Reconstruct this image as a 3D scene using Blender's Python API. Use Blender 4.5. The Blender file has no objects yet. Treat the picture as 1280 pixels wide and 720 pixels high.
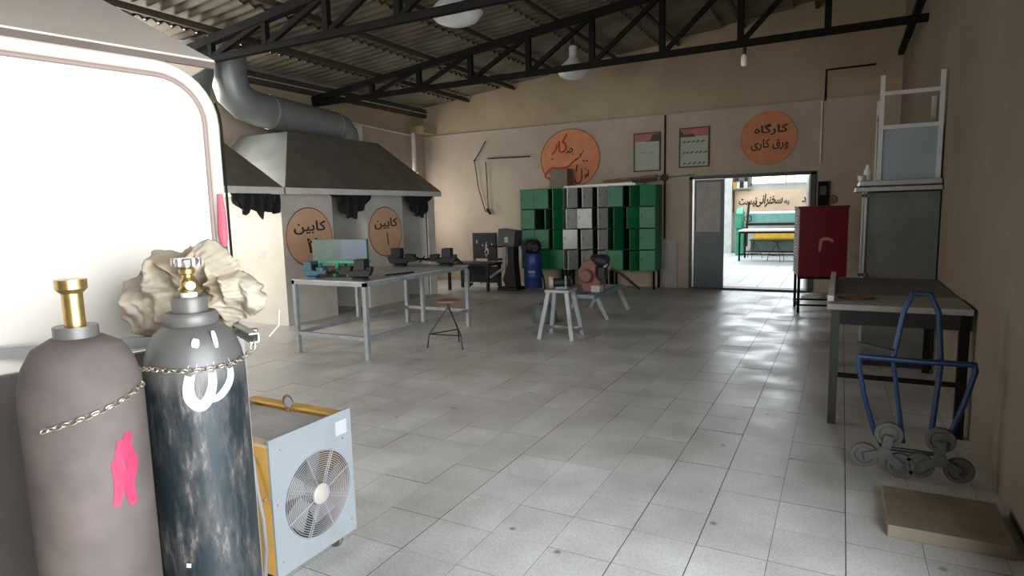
import bpy, bmesh, math, random
from mathutils import Vector, Matrix
random.seed(7)
C = bpy.context.scene.collection
SC = bpy.context.scene
PI = math.pi

# ------------------------------------------------------------------ camera
F_PX = 770.0
YAW, PITCH, ROLL, EYE = math.radians(28.18), math.radians(7.075), math.radians(-1.4425), 1.55
fw = Vector((-math.sin(YAW)*math.cos(PITCH), math.cos(YAW)*math.cos(PITCH), -math.sin(PITCH)))
rt = Vector((math.cos(YAW), math.sin(YAW), 0)); up = rt.cross(fw)
r2 = rt*math.cos(ROLL)+up*math.sin(ROLL); u2 = -rt*math.sin(ROLL)+up*math.cos(ROLL)
cam = bpy.data.cameras.new('camera'); co = bpy.data.objects.new('camera', cam); C.objects.link(co)
cam.sensor_width = 36; cam.lens = 36*F_PX/1280; cam.clip_start = 0.05
co.matrix_world = Matrix(((r2.x, u2.x, -fw.x, 0), (r2.y, u2.y, -fw.y, 0), (r2.z, u2.z, -fw.z, EYE), (0, 0, 0, 1)))
SC.camera = co

# ------------------------------------------------------------------ world, light, exposure
SC.view_settings.view_transform = 'Standard'; SC.view_settings.look = 'None'
SC.view_settings.exposure = 0.75; SC.view_settings.gamma = 1.0
W = bpy.data.worlds.new('world'); SC.world = W; W.use_nodes = True
bg = W.node_tree.nodes['Background']; bg.inputs[0].default_value = (0.62, 0.72, 0.86, 1); bg.inputs[1].default_value = 1.0
XL_ = -8.65
def area(name, loc, direction, sx, sy, power, col, spread=180):
    l = bpy.data.lights.new(name, 'AREA'); l.shape = 'RECTANGLE'; l.size = sx; l.size_y = sy
    l.energy = power; l.color = col; l.spread = math.radians(spread)
    o = bpy.data.objects.new(name, l); C.objects.link(o); o.location = loc
    o.rotation_euler = Vector(direction).to_track_quat('-Z', 'Y').to_euler(); return o
area('daylight_side_entrance', (3.0, -.6, 2.0), (-1, .45, -.12), 6.0, 4.0, 610, (0.90, 0.95, 1.0))
area('daylight_back_window', (-6.2, -1.75, 2.0), (-.12, 1, -.1), 4.0, 1.9, 110, (1.0, 0.96, 0.88), 150)
area('fill_left_far', (XL_+.03, 10.85, 1.75), (1, .1, 0), 1.7, 1.5, 23, (1.0, 0.95, 0.85))  # added fill at an unseen opening, brightens the far wall's left end
area('daylight_left_near', (XL_+.03, 4.4, 1.75), (1, .15, -.05), 2.4, 1.5, 52, (1.0, 0.96, 0.88))
area('daylight_left_high', (XL_+.03, 4.2, 3.36), (1, .1, -.1), 4.2, .5, 95, (1.0, 0.97, 0.90))
area('fill_next_room', (-4.5, 17.5, 3.6), (.4, 0, -1), 4.5, 6.0, 380, (0.86, 0.93, 1.0))  # added area fill below the slab, sends light through the doorway
area('daylight_next_room_window', (-1.9, 21.2, 3.0), (0, -1, -.35), 4.0, 1.0, 130, (0.86, 0.93, 1.0))

# ------------------------------------------------------------------ materials
def mat(name, col, rough=.6, metal=0.0, var=.12, scale=6.0, dirt=None, dirt_amt=.45, dirt_scale=3.0, bump=0.0, bump_scale=40.0, spec=.5, emit=None):
    m = bpy.data.materials.new(name); m.use_nodes = True; nt = m.node_tree; N = nt.nodes; L = nt.links
    b = N['Principled BSDF']; b.inputs['Roughness'].default_value = rough; b.inputs['Metallic'].default_value = metal
    b.inputs['Specular IOR Level'].default_value = spec
    tc = N.new('ShaderNodeTexCoord')
    n = N.new('ShaderNodeTexNoise'); n.inputs['Scale'].default_value = scale; n.inputs['Detail'].default_value = 6; L.new(tc.outputs['Object'], n.inputs['Vector'])
    r = N.new('ShaderNodeValToRGB'); e = r.color_ramp.elements; e[0].position = .3; e[1].position = .7
    e[0].color = tuple(max(0, c*(1-var)) for c in col)+(1,); e[1].color = tuple(min(1, c*(1+var)) for c in col)+(1,)
    L.new(n.outputs['Fac'], r.inputs['Fac']); out = r.outputs['Color']
    if dirt:
        n2 = N.new('ShaderNodeTexNoise'); n2.inputs['Scale'].default_value = dirt_scale; n2.inputs['Detail'].default_value = 8; n2.inputs['Roughness'].default_value = .65
        L.new(tc.outputs['Object'], n2.inputs['Vector'])
        r2_ = N.new('ShaderNodeValToRGB'); r2_.color_ramp.elements[0].position = .48; r2_.color_ramp.elements[1].position = .68
        r2_.color_ramp.elements[0].color = (0, 0, 0, 1); r2_.color_ramp.elements[1].color = (dirt_amt,)*3+(1,)
        L.new(n2.outputs['Fac'], r2_.inputs['Fac'])
        mx = N.new('ShaderNodeMixRGB'); L.new(r2_.outputs['Color'], mx.inputs['Fac']); L.new(out, mx.inputs['Color1']); mx.inputs['Color2'].default_value = tuple(dirt)+(1,)
        out = mx.outputs['Color']
    L.new(out, b.inputs['Base Color'])
    if bump:
        n3 = N.new('ShaderNodeTexNoise'); n3.inputs['Scale'].default_value = bump_scale; n3.inputs['Detail'].default_value = 4; L.new(tc.outputs['Object'], n3.inputs['Vector'])
        bp = N.new('ShaderNodeBump'); bp.inputs['Strength'].default_value = bump; bp.inputs['Distance'].default_value = .01
        L.new(n3.outputs['Fac'], bp.inputs['Height']); L.new(bp.outputs['Normal'], b.inputs['Normal'])
    if emit:
        b.inputs['Emission Color'].default_value = tuple(col)+(1,); b.inputs['Emission Strength'].default_value = emit
    return m

def tile_material():
    m = bpy.data.materials.new('terrazzo_tile'); m.use_nodes = True; nt = m.node_tree; N = nt.nodes; L = nt.links
    b = N['Principled BSDF']
    g = N.new('ShaderNodeNewGeometry')
    div = N.new('ShaderNodeVectorMath'); div.operation = 'MULTIPLY_ADD'
    div.inputs[1].default_value = (1/.305, 1/.31, 0); div.inputs[2].default_value = (.54/.305+100, -3.06/.31+100, 0); L.new(g.outputs['Position'], div.inputs[0])
    fl = N.new('ShaderNodeVectorMath'); fl.operation = 'FLOOR'; L.new(div.outputs[0], fl.inputs[0])
    wn = N.new('ShaderNodeTexWhiteNoise'); wn.noise_dimensions = '2D'; L.new(fl.outputs[0], wn.inputs['Vector'])
    n = N.new('ShaderNodeTexNoise'); n.inputs['Scale'].default_value = 1.1; n.inputs['Detail'].default_value = 9; n.inputs['Roughness'].default_value = .62; L.new(g.outputs['Position'], n.inputs['Vector'])
    r = N.new('ShaderNodeValToRGB'); e = r.color_ramp.elements; e[0].position = .34; e[1].position = .66
    e[0].color = (.40, .38, .355, 1); e[1].color = (.60, .59, .57, 1); L.new(n.outputs['Fac'], r.inputs['Fac'])
    n2 = N.new('ShaderNodeTexNoise'); n2.inputs['Scale'].default_value = 70; n2.inputs['Detail'].default_value = 3; L.new(g.outputs['Position'], n2.inputs['Vector'])
    r3 = N.new('ShaderNodeValToRGB'); r3.color_ramp.elements[0].position = .38; r3.color_ramp.elements[1].position = .6
    r3.color_ramp.elements[0].color = (.88, .88, .88, 1); r3.color_ramp.elements[1].color = (1.04, 1.04, 1.04, 1); L.new(n2.outputs['Fac'], r3.inputs['Fac'])
    mul = N.new('ShaderNodeMixRGB'); mul.blend_type = 'MULTIPLY'; mul.inputs['Fac'].default_value = 1; L.new(r.outputs['Color'], mul.inputs['Color1']); L.new(r3.outputs['Color'], mul.inputs['Color2'])
    mr = N.new('ShaderNodeMapRange'); mr.inputs['To Min'].default_value = .93; mr.inputs['To Max'].default_value = 1.06; L.new(wn.outputs['Value'], mr.inputs['Value'])
    mul2 = N.new('ShaderNodeMixRGB'); mul2.blend_type = 'MULTIPLY'; mul2.inputs['Fac'].default_value = 1; L.new(mul.outputs['Color'], mul2.inputs['Color1']); L.new(mr.outputs['Result'], mul2.inputs['Color2'])
    # dark specks and drops
    n4 = N.new('ShaderNodeTexVoronoi'); n4.inputs['Scale'].default_value = 3.1; L.new(g.outputs['Position'], n4.inputs['Vector'])
    r4 = N.new('ShaderNodeValToRGB'); r4.color_ramp.elements[0].position = .03; r4.color_ramp.elements[1].position = .07
    r4.color_ramp.elements[0].color = (.45, .42, .40, 1); r4.color_ramp.elements[1].color = (1, 1, 1, 1); L.new(n4.outputs['Distance'], r4.inputs['Fac'])
    mul3 = N.new('ShaderNodeMixRGB'); mul3.blend_type = 'MULTIPLY'; mul3.inputs['Fac'].default_value = 1; L.new(mul2.outputs['Color'], mul3.inputs['Color1']); L.new(r4.outputs['Color'], mul3.inputs['Color2'])
    L.new(mul3.outputs['Color'], b.inputs['Base Color'])
    n5 = N.new('ShaderNodeTexNoise'); n5.inputs['Scale'].default_value = 2.2; n5.inputs['Detail'].default_value = 6; L.new(g.outputs['Position'], n5.inputs['Vector'])
    mr2 = N.new('ShaderNodeMapRange'); mr2.inputs['From Min'].default_value = .35; mr2.inputs['From Max'].default_value = .65; mr2.inputs['To Min'].default_value = .30; mr2.inputs['To Max'].default_value = .5; L.new(n5.outputs['Fac'], mr2.inputs['Value'])
    L.new(mr2.outputs['Result'], b.inputs['Roughness'])
    n6 = N.new('ShaderNodeTexNoise'); n6.inputs['Scale'].default_value = 5.5; n6.inputs['Detail'].default_value = 3; L.new(g.outputs['Position'], n6.inputs['Vector'])
    bp = N.new('ShaderNodeBump'); bp.inputs['Strength'].default_value = .25; bp.inputs['Distance'].default_value = .012; L.new(n6.outputs['Fac'], bp.inputs['Height']); L.new(bp.outputs['Normal'], b.inputs['Normal'])
    return m

def wall_material(name, lo, hi, split=3.31, stain=(.30, .24, .18)):
    m = bpy.data.materials.new(name); m.use_nodes = True; nt = m.node_tree; N = nt.nodes; L = nt.links
    b = N['Principled BSDF']; b.inputs['Roughness'].default_value = .75; b.inputs['Specular IOR Level'].default_value = .25
    g = N.new('ShaderNodeNewGeometry'); sx = N.new('ShaderNodeSeparateXYZ'); L.new(g.outputs['Position'], sx.inputs[0])
    gt = N.new('ShaderNodeMath'); gt.operation = 'GREATER_THAN'; gt.inputs[1].default_value = split; L.new(sx.outputs['Z'], gt.inputs[0])
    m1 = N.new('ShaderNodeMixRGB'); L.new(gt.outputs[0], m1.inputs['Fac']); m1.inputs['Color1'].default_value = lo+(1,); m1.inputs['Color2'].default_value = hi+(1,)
    n = N.new('ShaderNodeTexNoise'); n.inputs['Scale'].default_value = .9; n.inputs['Detail'].default_value = 9; n.inputs['Roughness'].default_value = .6; L.new(g.outputs['Position'], n.inputs['Vector'])
    r = N.new('ShaderNodeValToRGB'); r.color_ramp.elements[0].position = .3; r.color_ramp.elements[1].position = .7
    r.color_ramp.elements[0].color = (.82, .80, .78, 1); r.color_ramp.elements[1].color = (1.08, 1.08, 1.08, 1); L.new(n.outputs['Fac'], r.inputs['Fac'])
    mu = N.new('ShaderNodeMixRGB'); mu.blend_type = 'MULTIPLY'; mu.inputs['Fac'].default_value = 1; L.new(m1.outputs['Color'], mu.inputs['Color1']); L.new(r.outputs['Color'], mu.inputs['Color2'])
    n2 = N.new('ShaderNodeTexNoise'); n2.inputs['Scale'].default_value = 2.6; n2.inputs['Detail'].default_value = 10; n2.inputs['Roughness'].default_value = .7; L.new(g.outputs['Position'], n2.inputs['Vector'])
    r5 = N.new('ShaderNodeValToRGB'); r5.color_ramp.elements[0].position = .58; r5.color_ramp.elements[1].position = .72
    r5.color_ramp.elements[0].color = (0, 0, 0, 1); r5.color_ramp.elements[1].color = (.5, .5, .5, 1); L.new(n2.outputs['Fac'], r5.inputs['Fac'])
    m2 = N.new('ShaderNodeMixRGB'); L.new(r5.outputs['Color'], m2.inputs['Fac']); L.new(mu.outputs['Color'], m2.inputs['Color1']); m2.inputs['Color2'].default_value = stain+(1,)
    L.new(m2.outputs['Color'], b.inputs['Base Color'])
    n3 = N.new('ShaderNodeTexNoise'); n3.inputs['Scale'].default_value = 14; n3.inputs['Detail'].default_value = 5; L.new(g.outputs['Position'], n3.inputs['Vector'])
    bp = N.new('ShaderNodeBump'); bp.inputs['Strength'].default_value = .25; bp.inputs['Distance'].default_value = .01; L.new(n3.outputs['Fac'], bp.inputs['Height']); L.new(bp.outputs['Normal'], b.inputs['Normal'])
    return m

M = dict(
 tile=tile_material(),
 grout=mat('grout', (.12, .11, .10), .85, dirt=(.08, .07, .06)),
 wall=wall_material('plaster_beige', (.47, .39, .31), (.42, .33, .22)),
 wall_dark=wall_material('plaster_shaded', (.20, .165, .125), (.20, .16, .12)),  # shaded copy of the beige plaster, dimness of the right side in its colour
 booth=wall_material('booth_plaster', (.66, .63, .56), (.66, .63, .56), 9, (.36, .27, .20)),
 next_wall=wall_material('next_room_plaster', (.62, .60, .55), (.62, .60, .55), 9),
 roof=mat('corrugated_cement', (.135, .112, .078), .8, var=.25, scale=2.0, dirt=(.08, .06, .045), dirt_scale=1.5, bump=.3),
 steel_black=mat('black_painted_steel', (.007, .0065, .006), .8, .0, dirt=(.018, .012, .009), spec=.15),
 hood=mat('galvanised_dark_steel', (.27, .24, .20), .45, .35, var=.18, scale=2.0, dirt=(.12, .09, .07), dirt_scale=1.2),
 duct=mat('galvanised_duct', (.30, .31, .30), .45, .4, var=.1, scale=3),
 flange=mat('pale_flange_paint', (.74, .72, .66), .55, dirt=(.35, .28, .2)),
 cloth=mat('black_cloth', (.012, .012, .012), .95, bump=.5),
 orange=mat('faded_orange_paint', (.60, .22, .10), .7, var=.1, dirt=(.6, .34, .2), dirt_scale=4),
 peach=mat('peach_paint', (.74, .46, .29), .7, var=.08, dirt=(.6, .34, .22), dirt_scale=4),
 ring=mat('brown_outline_paint', (.28, .10, .07), .7),
 ink=mat('black_lettering_paint', (.035, .018, .014), .7),
 ink_red=mat('red_lettering_paint', (.42, .03, .02), .7),
 ink_dark_red=mat('dark_red_lettering_paint', (.20, .03, .02), .7),
 green=mat('locker_green', (.008, .20, .065), .4, .0, var=.15, scale=2, dirt=(.008, .12, .045)),
 white_loc=mat('locker_grey_white', (.62, .60, .57), .35, .1, var=.08),
 inside=mat('locker_inside_shade', (.025, .03, .025), .7),  # near black so the recesses behind the doors read as shade
 grey_leg=mat('grey_blue_steel_paint', (.27, .285, .29), .5, .2, dirt=(.12, .10, .09), dirt_scale=9),
 table_top=mat('worn_steel_tabletop', (.42, .41, .40), .5, .1, var=.2, dirt=(.14, .11, .09), dirt_scale=4),
 vise_black=mat('cast_iron_black', (.016, .015, .015), .6, .2),
 vise_blue=mat('vise_blue_paint', (.04, .10, .14), .45, .2, dirt=(.05, .05, .05), dirt_scale=14),
 green_frame=mat('green_frame_paint', (.04, .30, .17), .45, .1),
 box_grey=mat('grey_green_panel', (.10, .13, .12), .5, .2, dirt=(.06, .16, .10), dirt_scale=8),
 box_blue=mat('blue_grey_panel', (.12, .15, .19), .5, .2),
 seat=mat('worn_wood_seat', (.30, .17, .12), .5, dirt=(.15, .08, .06), dirt_scale=15),
 wire=mat('dark_wire_steel', (.03, .03, .032), .4, .6),
 machine_red=mat('faded_red_machine_paint', (.17, .065, .055), .55, .1, dirt=(.10, .07, .06), dirt_scale=9),
 blue_paint=mat('bench_blue_paint', (.15, .205, .235), .5, .1, dirt=(.12, .11, .1), dirt_scale=9),
 barrel=mat('blue_drum_paint', (.02, .045, .22), .4, .1, dirt=(.03, .03, .05)),
 purlin=mat('purlin_brown', (.07, .05, .035), .8),
 rust=mat('rusty_steel', (.22, .12, .07), .7, .4, var=.3, scale=12),
 cabinet_red=mat('dark_red_cabinet_paint', (.15, .006, .014), .35, .1, dirt=(.12, .01, .015), dirt_scale=3),
 pink=mat('pink_chalk_mark', (.45, .16, .15), .8),
 louver=mat('pale_grille_paint', (.55, .56, .56), .5),
 door_grey=mat('door_grey_paint', (.12, .145, .16), .5, .1, dirt=(.08, .08, .08)),
 door_light=mat('door_frosted_panel', (.36, .34, .31), .5, dirt=(.42, .30, .26), dirt_scale=3),
 door_frame=mat('door_frame_dark', (.05, .05, .045), .5, .2),
 white_metal=mat('white_paint', (.60, .60, .58), .45),
 oven=mat('grey_enamel', (.16, .165, .15), .45, .3, dirt=(.10, .10, .08), dirt_scale=2),
 lip=mat('brushed_aluminium', (.55, .55, .54), .35, .7, var=.1),
 glass_panel=mat('blue_grey_glazing', (.33, .40, .44), .2, .1, var=.08, scale=3),
 trolley_blue=mat('trolley_blue_paint', (.011, .038, .095), .4, .2),
 rubber=mat('grey_rubber_wheel', (.10, .098, .09), .6, dirt=(.10, .09, .08), dirt_scale=20),
 screen=mat('cream_panel_paint', (.56, .51, .44), .6, var=.04, dirt=(.48, .43, .36), dirt_amt=.5, dirt_scale=1.5),
 hood_taupe=mat('taupe_hood_paint', (.60, .52, .44), .5, .15, var=.06, dirt=(.50, .43, .37)),
 tube_taupe=mat('taupe_frame_tube', (.26, .19, .16), .6, .1, dirt=(.16, .11, .09), dirt_scale=6),
 canvas=mat('beige_canvas', (.38, .325, .245), .7, var=.12, scale=5, dirt=(.22, .15, .08), dirt_amt=.8, dirt_scale=5, bump=.4, bump_scale=30),
 cyl_paint=mat('white_spray_paint', (.55, .55, .56), .6, var=.05),
 brass=mat('brass', (.55, .38, .14), .3, .9, var=.2, scale=60),
 chrome=mat('chrome_metal', (.62, .60, .62), .22, .9),
 collar=mat('cylinder_neck_paint', (.125, .118, .105), .4, .2),
 chain=mat('zinc_chain', (.48, .42, .33), .35, .85, var=.25, scale=60),
 cyl2=mat('brown_cylinder_paint', (.105, .082, .072), .7, .0, var=.3, scale=6, dirt=(.06, .045, .04), dirt_scale=5),
 magenta=mat('magenta_spray_paint', (.34, .025, .075), .6, var=.15, scale=30),
 ochre=mat('ochre_machine_paint', (.55, .30, .05), .45, .1, dirt=(.34, .25, .14), dirt_scale=8),
 ochre_dusty=mat('dusty_ochre_edge', (.52, .40, .24), .6, dirt=(.42, .36, .28), dirt_scale=8),
 machine_grey=mat('welder_grey_paint', (.255, .275, .285), .45, .1, var=.04, dirt=(.20, .21, .21), dirt_scale=5),
 machine_top=mat('dusty_grey_top', (.34, .33, .32), .6, .1, dirt=(.24, .22, .21), dirt_scale=8),
 guard=mat('fan_guard_wire', (.40, .39, .39), .4, .5),
 hub=mat('fan_hub_cream', (.36, .33, .29), .5),
 dark=mat('dark_interior', (.012, .012, .013), .7),
 plate=mat('white_rating_plate', (.42, .43, .45), .4),
 cable=mat('cable_sheath_grey', (.20, .18, .17), .55),
 conduit=mat('conduit_beige', (.40, .34, .28), .5),
 conduit_light=mat('conduit_pale', (.66, .64, .60), .5),
 poster=mat('poster_pale_green', (.36, .38, .31), .5, var=.05),
 poster_red=mat('poster_red_header', (.38, .10, .07), .5, var=.2, scale=8),
 poster_dark=mat('poster_dark_print', (.05, .045, .03), .6),
 lamp_white=mat('lamp_white_reflector', (.78, .78, .76), .4),
 bulb=mat('white_bulb_glass', (.85, .83, .78), .3),
 teal=mat('teal_machine_paint', (.20, .48, .42), .4, .1),
 yellow=mat('yellow_machine_paint', (.75, .48, .05), .45),
 banner=mat('peach_banner_cloth', (.78, .55, .40), .7, var=.05),
 white_top=mat('white_table_top', (.80, .80, .80), .4),
 sky_pane=mat('bright_window_pane', (.95, .97, 1.0), .4, emit=2.2, var=0),
 wood=mat('tan_wood', (.20, .165, .115), .6, var=.2),
 board_black=mat('black_display_board', (.02, .02, .024), .35),
)
def cylinder_dirty():
    m = bpy.data.materials.new('scuffed_black_cylinder_paint'); m.use_nodes = True; nt = m.node_tree; N = nt.nodes; L = nt.links
    b = N['Principled BSDF']; b.inputs['Metallic'].default_value = .15
    tc = N.new('ShaderNodeTexCoord'); mp = N.new('ShaderNodeMapping'); mp.inputs['Scale'].default_value = (20, 20, 5.5); L.new(tc.outputs['Object'], mp.inputs['Vector'])
    n = N.new('ShaderNodeTexNoise'); n.inputs['Scale'].default_value = 1; n.inputs['Detail'].default_value = 10; n.inputs['Roughness'].default_value = .72; L.new(mp.outputs[0], n.inputs['Vector'])
    r = N.new('ShaderNodeValToRGB'); e = r.color_ramp.elements; e[0].position = .45; e[0].color = (.012, .02, .023, 1); e[1].position = .70; e[1].color = (.22, .195, .175, 1)
    x = e.new(.56); x.color = (.045, .045, .045, 1); L.new(n.outputs['Fac'], r.inputs['Fac'])
    # grey shoulder above z=1.19
    sx = N.new('ShaderNodeSeparateXYZ'); L.new(tc.outputs['Object'], sx.inputs[0])
    mr = N.new('ShaderNodeMapRange'); mr.inputs['From Min'].default_value = 1.14; mr.inputs['From Max'].default_value = 1.20; L.new(sx.outputs['Z'], mr.inputs['Value'])
    mx = N.new('ShaderNodeMixRGB'); L.new(mr.outputs['Result'], mx.inputs['Fac']); L.new(r.outputs['Color'], mx.inputs['Color1']); mx.inputs['Color2'].default_value = (.105, .10, .092, 1)
    L.new(mx.outputs['Color'], b.inputs['Base Color'])
    n2 = N.new('ShaderNodeMapRange'); n2.inputs['To Min'].default_value = .2; n2.inputs['To Max'].default_value = .6; L.new(n.outputs['Fac'], n2.inputs['Value']); L.new(n2.outputs['Result'], b.inputs['Roughness'])
    return m
M['cyl'] = cylinder_dirty()

# ------------------------------------------------------------------ mesh helpers
class MB:
    def __init__(s): s.v = []; s.f = []
    def add(s, vs, fs):
        o = len(s.v); s.v += [tuple(v) for v in vs]; s.f += [tuple(i+o for i in f) for f in fs]; return s
    def box(s, x0, x1, y0, y1, z0, z1):
        return s.add([(x0,y0,z0),(x1,y0,z0),(x1,y1,z0),(x0,y1,z0),(x0,y0,z1),(x1,y0,z1),(x1,y1,z1),(x0,y1,z1)],
            [(0,3,2,1),(4,5,6,7),(0,1,5,4),(1,2,6,5),(2,3,7,6),(3,0,4,7)])
    def hexa(s, p):  # eight points: bottom ring, top ring
        return s.add(p, [(0,3,2,1),(4,5,6,7),(0,1,5,4),(1,2,6,5),(2,3,7,6),(3,0,4,7)])
    def bar(s, a, b, w, h=None, upv=(0,0,1)):
        h = h or w; a = Vector(a); b = Vector(b); d = (b-a).normalized(); u = Vector(upv)
        if abs(d.dot(u)) > .95: u = Vector((0,1,0))
        x = d.cross(u).normalized(); y = x.cross(d).normalized(); q = []
        for p in (a, b):
            for i, j in ((-1,-1),(1,-1),(1,1),(-1,1)): q.append(p+x*(i*w/2)+y*(j*h/2))
        return s.add(q, [(0,3,2,1),(4,5,6,7),(0,1,5,4),(1,2,6,5),(2,3,7,6),(3,0,4,7)])
    def angle(s, a, b, w, t=.006, flip=1):   # an L-shaped steel angle
        a = Vector(a); b = Vector(b); d = (b-a).normalized(); u = Vector((0,0,1))
        if abs(d.z) > .95: u = Vector((0,1,0))
        x = d.cross(u).normalized(); y = x.cross(d).normalized()
        s.bar(a+y*(w/2), b+y*(w/2), w, t, y) if False else None
        c1 = x*(flip*w/2); c2 = y*(-w/2)
        s.bar(a+c1, b+c1, w, t, y); s.bar(a+c2, b+c2, t, w, y); return s
    def tube(s, pts, r, n=8, closed=False, caps=True):
        pts = [Vector(p) for p in pts]; m = len(pts); rings = []; prev = None
        for i, p in enumerate(pts):
            if closed: d = pts[(i+1) % m]-pts[i-1]
            else: d = (pts[min(i+1, m-1)]-pts[max(i-1, 0)])
            d.normalize()
            if prev is None:
                u = Vector((0,0,1)) if abs(d.z) < .9 else Vector((1,0,0)); x = d.cross(u).normalized()
            else: x = (prev-d*prev.dot(d)).normalized()
            prev = x; y = d.cross(x); rr = r[i] if isinstance(r, (list, tuple)) else r
            rings.append([p+(x*math.cos(2*PI*k/n)+y*math.sin(2*PI*k/n))*rr for k in range(n)])
        vs = [v for g in rings for v in g]; fs = []
        for i in range(m if closed else m-1):
            for k in range(n):
                a = i*n+k; b = i*n+(k+1) % n; c = ((i+1) % m)*n+(k+1) % n; d_ = ((i+1) % m)*n+k; fs.append((a, b, c, d_))
        if caps and not closed: fs += [tuple(range(n))[::-1], tuple((m-1)*n+k for k in range(n))]
        return s.add(vs, fs)
    def lathe(s, prof, n=32, c=(0,0,0), axis='z'):
        vs = []; fs = []
        for r, z in prof:
            for k in range(n):
                a = 2*PI*k/n; p = (r*math.cos(a), r*math.sin(a), z)
                if axis == 'x': p = (p[2], p[0], p[1])
                if axis == 'y': p = (p[1], p[2], p[0])
                vs.append((p[0]+c[0], p[1]+c[1], p[2]+c[2]))
        for i in range(len(prof)-1):
            for k in range(n): fs.append((i*n+k, i*n+(k+1) % n, (i+1)*n+(k+1) % n, (i+1)*n+k))
        if prof[0][0] > 1e-5: fs.append(tuple(range(n))[::-1])
        if prof[-1][0] > 1e-5: fs.append(tuple((len(prof)-1)*n+k for k in range(n)))
        return s.add(vs, fs)
    def prism(s, poly, a0, a1, axis='y'):   # polygon extruded along an axis
        n = len(poly)
        def P(u, v, a): return {'y': (u, a, v), 'x': (a, u, v), 'z': (u, v, a)}[axis]
        return s.add([P(u, v, a0) for u, v in poly]+[P(u, v, a1) for u, v in poly],
            [tuple(range(n))[::-1], tuple(range(n, 2*n))]+[(i, (i+1) % n, (i+1) % n+n, i+n) for i in range(n)])
    def build(s, name, m, parent=None, bevel=0, smooth=False, kind=None, label=None, loc=None):
        me = bpy.data.meshes.new(name); me.from_pydata(s.v, [], s.f); me.update()
        bm = bmesh.new(); bm.from_mesh(me); bmesh.ops.recalc_face_normals(bm, faces=bm.faces); bm.to_mesh(me); bm.free()
        me.materials.append(M[m] if isinstance(m, str) else m)
        o = bpy.data.objects.new(name, me); C.objects.link(o)
        if parent is not None: o.parent = parent
        if loc: o.location = loc
        if bevel:
            b = o.modifiers.new('bevel', 'BEVEL'); b.width = bevel; b.segments = 2; b.limit_method = 'ANGLE'
        if smooth:
            for p in me.polygons: p.use_smooth = True
            me.set_sharp_from_angle(angle=math.radians(38))
        if kind: o['kind'] = kind
        if label: o['label'] = label
        return o
def box(*a): return MB().box(*a)
def thing(name, label, cat, loc=(0,0,0), rotz=0, group=None):
    o = bpy.data.objects.new(name, None); C.objects.link(o); o.empty_display_size = .1
    o.location = loc; o.rotation_euler = (0, 0, rotz); o['label'] = label; o['category'] = cat
    if group: o['group'] = group
    return o
def struct(name, parent=None):
    o = bpy.data.objects.new(name, None); C.objects.link(o); o['kind'] = 'structure'
    if parent: o.parent = parent
    return o
def tag(o, label, cat, group=None):
    o['label'] = label; o['category'] = cat
    if group: o['group'] = group
    return o
def copy_tree(o, parent=None):
    c = o.copy(); C.objects.link(c)
    if parent is not None: c.parent = parent
    for ch in list(o.children): copy_tree(ch, c)
    return c
def arc(c, r, a0, a1, n, plane='xz'):
    out = []
    for i in range(n+1):
        a = math.radians(a0+(a1-a0)*i/n); u, v = r*math.cos(a), r*math.sin(a)
        out.append({'xz': (c[0]+u, c[1], c[2]+v), 'yz': (c[0], c[1]+u, c[2]+v), 'xy': (c[0]+u, c[1]+v, c[2])}[plane])
    return out
def persian(name, s, size, loc, rot, m, parent, fit=None, shear=0, space=1.0, offset=0.0):
    """s is written right to left in presentation forms; the glyphs are laid out in visual order"""
    cu = bpy.data.curves.new(name, 'FONT'); cu.body = s[::-1]; cu.size = size; cu.align_x = 'CENTER'; cu.align_y = 'CENTER'
    cu.extrude = .002; cu.shear = shear; cu.space_character = space; cu.offset = offset; cu.resolution_u = 3
    o = bpy.data.objects.new(name, cu); C.objects.link(o); bpy.context.view_layer.update()
    dg = bpy.context.evaluated_depsgraph_get(); me = bpy.data.meshes.new_from_object(o.evaluated_get(dg))
    bpy.data.objects.remove(o); bpy.data.curves.remove(cu)
    xs = [v.co.x for v in me.vertices]; ys = [v.co.y for v in me.vertices]
    w = max(xs)-min(xs); h = max(ys)-min(ys); cx, cy = (max(xs)+min(xs))/2, (max(ys)+min(ys))/2
    sx, sy = (fit[0]/w, fit[1]/h) if fit else (1, 1)
    for v in me.vertices: v.co.x = (v.co.x-cx)*sx; v.co.y = (v.co.y-cy)*sy
    me.materials.append(M[m]); o = bpy.data.objects.new(name, me); C.objects.link(o); o.parent = parent
    o.location = loc; o.rotation_euler = rot; return o
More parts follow.
